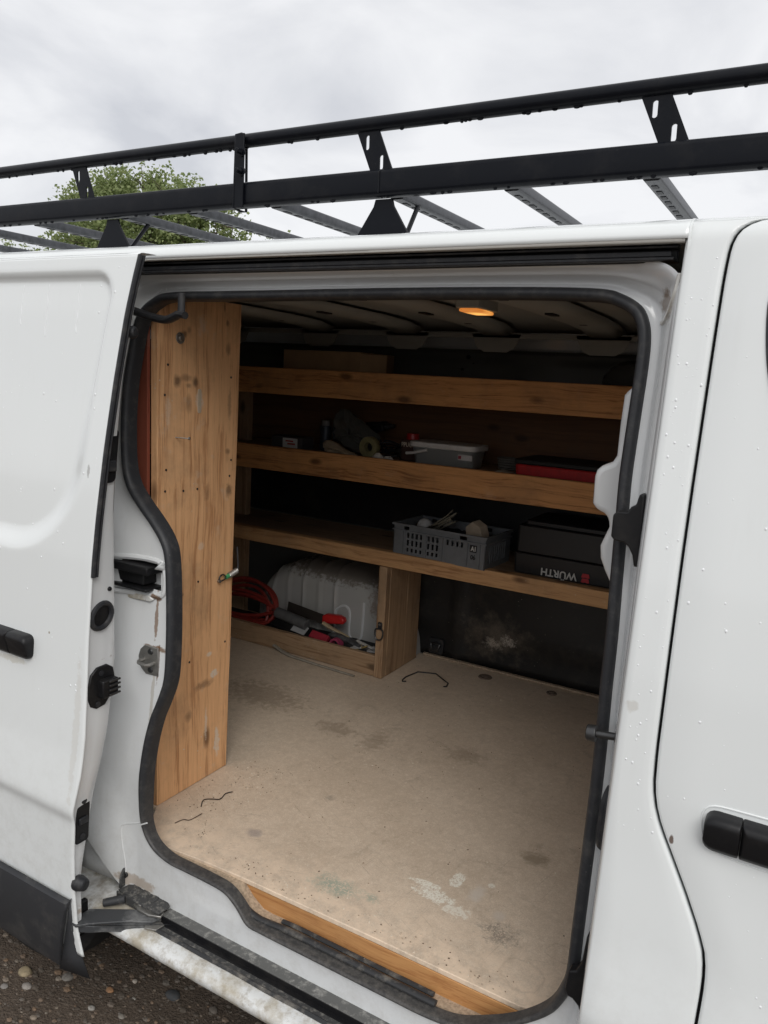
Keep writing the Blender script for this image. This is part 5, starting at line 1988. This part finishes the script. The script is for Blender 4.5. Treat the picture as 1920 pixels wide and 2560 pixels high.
for i in range(16):
    a = rr.uniform(-.6, .6)
    m = MB()
    L_ = rr.uniform(.012, .04)
    m.obox((-1.61 + rr.random() * .14, 1.446 + rr.random() * .05, .628 + rr.random() * .016), ((math.cos(a), .2, math.sin(a) * .7), (0, 1, .1), (-math.sin(a), 0, 1)), (L_, .006, .003))
    bt = m.build('fitting_scrap', simple('scrap%d' % i, random.Random(i).choice(((.46, .44, .40), (.36, .35, .34), (.40, .30, .12), (.18, .17, .16))), .45, random.Random(i).choice((0, .6))), None, bevel=.001)
    tag(bt, 'small loose metal or plastic offcut among the fittings in the bin', 'offcut', 'offcuts in the bin')
m = MB()
m.box(-2.9, -1.455, 1.426, 1.60, .5515, .612)
bf = m.build('bin_filler', 'liner', shelf)
bf['label'] = 'dark packed base of the bin'

# ------------------------------------------------------------------ things on the floor
m = MB()
FZ = .5505
m.tube([(-1.955, 1.398, FZ + .02), (-1.90, 1.385, FZ + .009), (-1.843, 1.368, FZ + .0065), (-1.70, 1.357, FZ + .006), (-1.511, 1.349, FZ + .0055)], [.009, .0095, .008, .0065, .006], 8, flat=.65)
sk = m.build('bent_stick', simple('grey_stick', (.30, .27, .22), .8, 0, .2), None, True)
tag(sk, 'pale bent strip lying along the front of the bin', 'stick')
m = MB()
m.tube([(-1.318, 1.430, FZ + .006), (-1.332, 1.426, FZ + .003), (-1.340, 1.440, FZ + .003), (-1.344, 1.475, FZ + .003), (-1.330, 1.554, FZ + .003), (-1.261, 1.583, FZ + .003), (-1.176, 1.521, FZ + .003), (-1.168, 1.486, FZ + .003), (-1.176, 1.476, FZ + .005)], .0028, 6)
bw = m.build('wire_bail', 'darksteel', None, True)
tag(bw, 'bent steel wire bail lying on the plywood floor', 'wire')
for (x, y, r), lab in (((-1.085, 1.683, .030), 'larger round rusty cap set in the floor near the black liner'), ((-.806, 1.690, .022), 'smaller worn round cap set in the floor near the black liner')):
    m = MB()
    m.cyl((x, y, FZ - .001), (x, y, FZ + .004), r, 20, r * .85)
    m.cyl((x, y, FZ + .004), (x, y, FZ + .007), r * .5, 14, r * .4)
    k_ = m.build('floor_cap', simple('rusty_cap', (.16, .12, .09), .7, .2), None, bevel=.001)
    tag(k_, lab, 'floor cap')
m = MB()
m.tube([p for p in spline([(-1.351, .309, FZ + .002), (-1.368, .337, FZ + .0022), (-1.350, .352, FZ + .004), (-1.334, .367, FZ + .002), (-1.340, .396, FZ + .003), (-1.328, .412, FZ + .005)], 5)], .0014, 6)
th = m.build('black_thread', 'plastic', None, True)
tag(th, 'short black thread curled on the plywood floor beside the tall board', 'thread')
m = MB()
m.tube([p for p in spline([(-1.352, .212, FZ + .0016), (-1.345, .236, FZ + .002), (-1.33, .245, FZ + .0018), (-1.325, .285, FZ + .002)], 5)], .0012, 6)
th = m.build('brown_thread', simple('brown_thread', (.07, .045, .03), .8), None, True)
tag(th, 'thin brown thread near the rubber seal below the tall board', 'thread')
m = MB()
rr = random.Random(81)
for k in range(800):
    if k < 300:
        x, y = rr.uniform(-1.43, -1.25), rr.uniform(.2, .6)
    elif k < 480:
        x, y = rr.uniform(-1.25, -.4), .152 + abs(rr.gauss(0, .03))
    else:
        x, y = rr.uniform(-1.4, -.3), rr.uniform(.2, 1.7)
    if y < .16 and (x < -1.2 or x > -.38):
        continue
    if x < -1.33 and y < .26:
        continue
    s_ = rr.uniform(.0006, .0016)
    m.obox((x, y, FZ + s_ * .5), ((1, rr.uniform(-1, 1), 0), (rr.uniform(-1, 1), 1, .2), (0, 0, 1)), (s_, s_ * .7, s_ * .5))
t = NT('mixed_crumbs')
gm = t.n.new('ShaderNodeNewGeometry')
t.base(t.ramp(gm.outputs['Random Per Island'], 
    .1, .9, (.13, .09, .06), (.68, .61, .50), (.45, (.40, .31, .22))))
t.set(Roughness=.9)
db = m.build('crumbs', t.m, None)
db['kind'] = 'stuff'
tag(db, 'scattered sawdust crumbs on the plywood floor', 'crumbs')

# ------------------------------------------------------------------ gravel and stones
m = MB()
rr = random.Random(91)


def pebble(mm, x, y, s, r_, flat=.6):
    vs, fs = [], []
    ph = r_.random() * 6
    n = 6
    ring = []
    for lvl, (rad, h) in enumerate(((.85, 0.0), (1.0, .45), (.62, .92))):
        for k in range(n):
            a = ph + 2 * math.pi * k / n
            q = rad * s * (1 + r_.uniform(-.22, .22))
            vs.append((x + q * math.cos(a) * 1.15, y + q * math.sin(a) * .85, -.0015 + h * s * flat * (1 + r_.uniform(-.15, .15))))
    vs.append((x, y, -.0015 + s * flat))
    for l_ in range(2):
        for k in range(n):
            fs.append((l_ * n + k, l_ * n + (k + 1) % n, (l_ + 1) * n + (k + 1) % n, (l_ + 1) * n + k))
    for k in range(n):
        fs.append((2 * n + k, 2 * n + (k + 1) % n, 3 * n))
    mm.add(vs, fs)


for k in range(11000):
    x, y = rr.uniform(-2.6, -.5), rr.uniform(-.7, 1.3)
    pebble(m, x, y, rr.choice((.002, .003, .003, .004, .004, .005, .006, .009)) * rr.uniform(.7, 1.3), rr, .55)


def stone_mat(name, isl=True, col=None):
    t = NT(name)
    gm = t.n.new('ShaderNodeNewGeometry')
    k = t.n.new('ShaderNodeValToRGB')
    e = k.color_ramp.elements
    e[0].color, e[1].color = (.065, .049, .036, 1), (.24, .205, .165, 1)
    for p, c in ((.35, (.11, .09, .07, 1)), (.6, (.16, .14, .12, 1)), (.8, (.20, .13, .08, 1))):
        q = e.new(p)
        q.color = c
    t.l.new(gm.outputs['Random Per Island'], k.inputs['Fac'])
    n = t.noise(120, 4)
    t.base(t.mix(t.ramp(n, .4, .7, (0, 0, 0), (.5, .5, .5)), k.outputs['Color'] if col is None else col, (.08, .065, .05)))
    t.set(Roughness=.8)
    t.bump(n, .3, .002)
    return t.m


gv = m.build('gravel', stone_mat('gravel_mix'), None, False)
gv['kind'] = 'stuff'
tag(gv, 'fine brown gravel on the wet dirt', 'gravel')
stones = [((-1.786, .066), .026, (.36, .29, .18), 'tan flat stone at the foot of the black door trim'),
          ((-1.672, .118), .020, (.19, .175, .155), 'grey upright oval stone just past the black door trim'),
          ((-1.738, .036), .016, (.34, .31, .28), 'pale angular stone next to the tan flat stone'),
          ((-1.505, .215), .010, (.42, .37, .31), 'small pinkish white pebble under the van sill'),
          ((-1.537, .154), .014, (.36, .19, .09), 'orange brown pebble in the open dirt'),
          ((-1.529, .084), .012, (.32, .30, .27), 'light grey pebble in the open dirt below the sill'),
          ((-1.377, .237), .026, (.045, .05, .055), 'dark blue grey stone under the van sill'),
          ((-1.513, .319), .026, (.12, .12, .115), 'large grey stone in the shade under the van'),
          ((-1.25, .26), .016, (.14, .12, .10), 'brown grey stone near the lower track'),
          ((-1.64, .335), .018, (.14, .13, .12), 'grey stone in the shade behind the lower door arm'),
          ((-1.79, .003), .013, (.30, .28, .26), 'whitish pebble closest to the rear tyre'),
          ((-1.46, .17), .007, (.36, .34, .30), 'tiny white pebble beside the pinkish pebble'),
          ((-1.63, -.02), .012, (.26, .21, .16), 'brown pebble far out from the van sill'),
          ((-1.44, .11), .011, (.22, .20, .17), 'grey brown pebble by the sill edge')]
for (p, s_, col, lab) in stones:
    m = MB()
    pebble(m, p[0], p[1], s_, rr, .55)
    o = m.build('stone', stone_mat('stone_col', False, col), None, True, auto=80)
    q = o.modifiers.new('sub', 'SUBSURF')
    q.levels = q.render_levels = 2
    tag(o, lab, 'stone', 'stones on the dirt')

# ------------------------------------------------------------------ trees beyond the van
def leaf_mat():
    t = NT('tree_leaves')
    gm = t.n.new('ShaderNodeNewGeometry')
    k = t.n.new('ShaderNodeValToRGB')
    e = k.color_ramp.elements
    e[0].color, e[1].color = (.17, .23, .08, 1), (.44, .50, .23, 1)
    q = e.new(.5)
    q.color = (.28, .345, .14, 1)
    t.l.new(gm.outputs['Random Per Island'], k.inputs['Fac'])
    t.base(t.mix(t.math('MULTIPLY', t.noise(.8, 3), .35), k.outputs['Color'], (.12, .13, .05)))
    t.set(Roughness=.55, Transmission_Weight=0.0)
    tr = t.n.new('ShaderNodeBsdfTranslucent')
    t.l.new(k.outputs['Color'], tr.inputs['Color'])
    ms = t.n.new('ShaderNodeMixShader')
    ms.inputs[0].default_value = .45
    out = t.n['Material Output']
    t.l.new(t.b.outputs[0], ms.inputs[1])
    t.l.new(tr.outputs[0], ms.inputs[2])
    t.l.new(ms.outputs[0], out.inputs['Surface'])
    return t.m


LEAF = leaf_mat()
BARK = simple('tree_bark', (.10, .08, .06), .9, 0, .3, 8, .5)


def tree(name, label, base, height, clumps, nleaf, seed, leaf=.10):
    r_ = random.Random(seed)
    t = thing(name, label, 'tree', base, 'trees beyond the van')
    b = Vector(base)
    mm = MB()
    tp_ = [b + Vector((.0, 0, -.1)), b + Vector((.08, .05, height * .25)), b + Vector((-.05, .1, height * .5)), b + Vector((.1, 0, height * .78))]
    mm.tube(spline(tp_, 4), [.20 - .013 * k for k in range(13)], 9)
    for c, rad in clumps:
        c = Vector(c)
        s0 = tp_[1].lerp(tp_[3], r_.uniform(.1, .9))
        mid = s0.lerp(c, .5) + Vector((0, 0, r_.uniform(-.1, .25)))
        mm.tube(spline([s0, mid, c], 3), [.06, .055, .048, .04, .032, .025, .018], 6)
        for _ in range(5):
            d = Vector((r_.gauss(0, 1), r_.gauss(0, 1), r_.gauss(.3, .8))).normalized()
            mm.tube([c, c + d * rad * .8], [.016, .006], 5)
    mm.build('trunk', BARK, t, True)
    verts, faces = [], []
    W = [q[1] ** 2.2 for q in clumps]
    for i in range(nleaf):
        c, rad = r_.choices(clumps, W)[0]
        d = Vector((r_.gauss(0, 1), r_.gauss(0, 1), r_.gauss(0, 1))).normalized()
        rr_ = rad * (r_.random() ** .45) * (1 + .30 * math.sin(5 * d.x + seed) * math.sin(4 * d.z + 3 * d.y))
        # leaves sit in sprays: snap towards a coarse jittered lattice
        p = Vector(c) + d * rr_
        g_ = .34
        q = Vector((round(p.x / g_) * g_, round(p.y / g_) * g_, round(p.z / g_) * g_))
        hsh = math.sin(q.x * 12.9 + q.y * 78.2 + q.z * 37.7) * 43758.5
        if (hsh - math.floor(hsh)) < .30:
            continue
        p = p.lerp(q, .22)
        L = leaf * r_.uniform(.6, 1.25)
        a = Vector((r_.gauss(0, 1), r_.gauss(0, 1), r_.gauss(-.2, .7))).normalized()
        n = Vector((r_.gauss(0, 1), r_.gauss(0, 1), r_.gauss(.5, .8)))
        w = a.cross(n).normalized() * L * .38
        nn = a.cross(w).normalized() * L * .12
        o = len(verts)
        verts += [p, p + a * L * .5 + w + nn, p + a * L, p + a * L * .5 - w + nn]
        faces.append((o, o + 1, o + 2, o + 3))
    me = bpy.data.meshes.new('crown')
    me.from_pydata([tuple(v) for v in verts], [], faces)
    me.materials.append(LEAF)
    ob = bpy.data.objects.new('crown', me)
    COL.objects.link(ob)
    ob.parent = t
    ob.matrix_parent_inverse = t.matrix_world.inverted()
    return t


cl1 = [((-16.9, 13.2, 5.35), 1.05), ((-15.9, 13, 5.55), .95), ((-15.0, 13.1, 5.45), 1.0), ((-14.2, 12.9, 5.15), .95), ((-17.5, 13, 4.5), 1.0), ((-16.3, 12.7, 4.5), 1.2), ((-15, 12.8, 4.4), 1.2), ((-13.7, 13, 4.35), 1.0), ((-17.0, 13, 3.3), 1.2), ((-15.3, 13, 3.2), 1.4), ((-13.6, 13, 3.2), 1.2), ((-15.5, 13.5, 5.1), .9), ((-12.9, 13.1, 4.0), .75), ((-17.55, 13, 5.45), .85), ((-17.2, 13, 5.95), .55), ((-16.3, 13, 5.95), .62), ((-15.3, 13, 6.0), .58), ((-14.5, 13, 5.75), .6), ((-13.7, 13, 5.45), .65), ((-13.0, 13, 5.2), .6), ((-12.5, 13.1, 4.95), .5)]
tree('leafy_tree', 'broad leafy green tree rising beyond the roof rack', (-15.3, 13, 0), 6.3, cl1, 62000, 5, .095)
cl2 = [((-20.2, 14, 4.0), 1.1), ((-21.6, 14, 4.1), 1.1), ((-19.4, 14, 3.3), 1.1), ((-20.8, 14, 2.9), 1.3), ((-22.6, 14, 3.2), 1.2)]
tree('leafy_tree', 'lower bushy green tree to the rear of the broad leafy tree', (-20.9, 14, 0), 4.6, cl2, 20000, 8, .095)
cl3 = [((-12.0, 14.2, 4.4), .55), ((-11.6, 14.2, 3.9), .6), ((-12.3, 14.2, 3.6), .7), ((-11.9, 14.2, 3.1), .8)]
tree('young_tree', 'slim sparse young tree at the thin side of the broad leafy tree', (-11.9, 14.2, 0), 4.6, cl3, 6000, 9, .095)
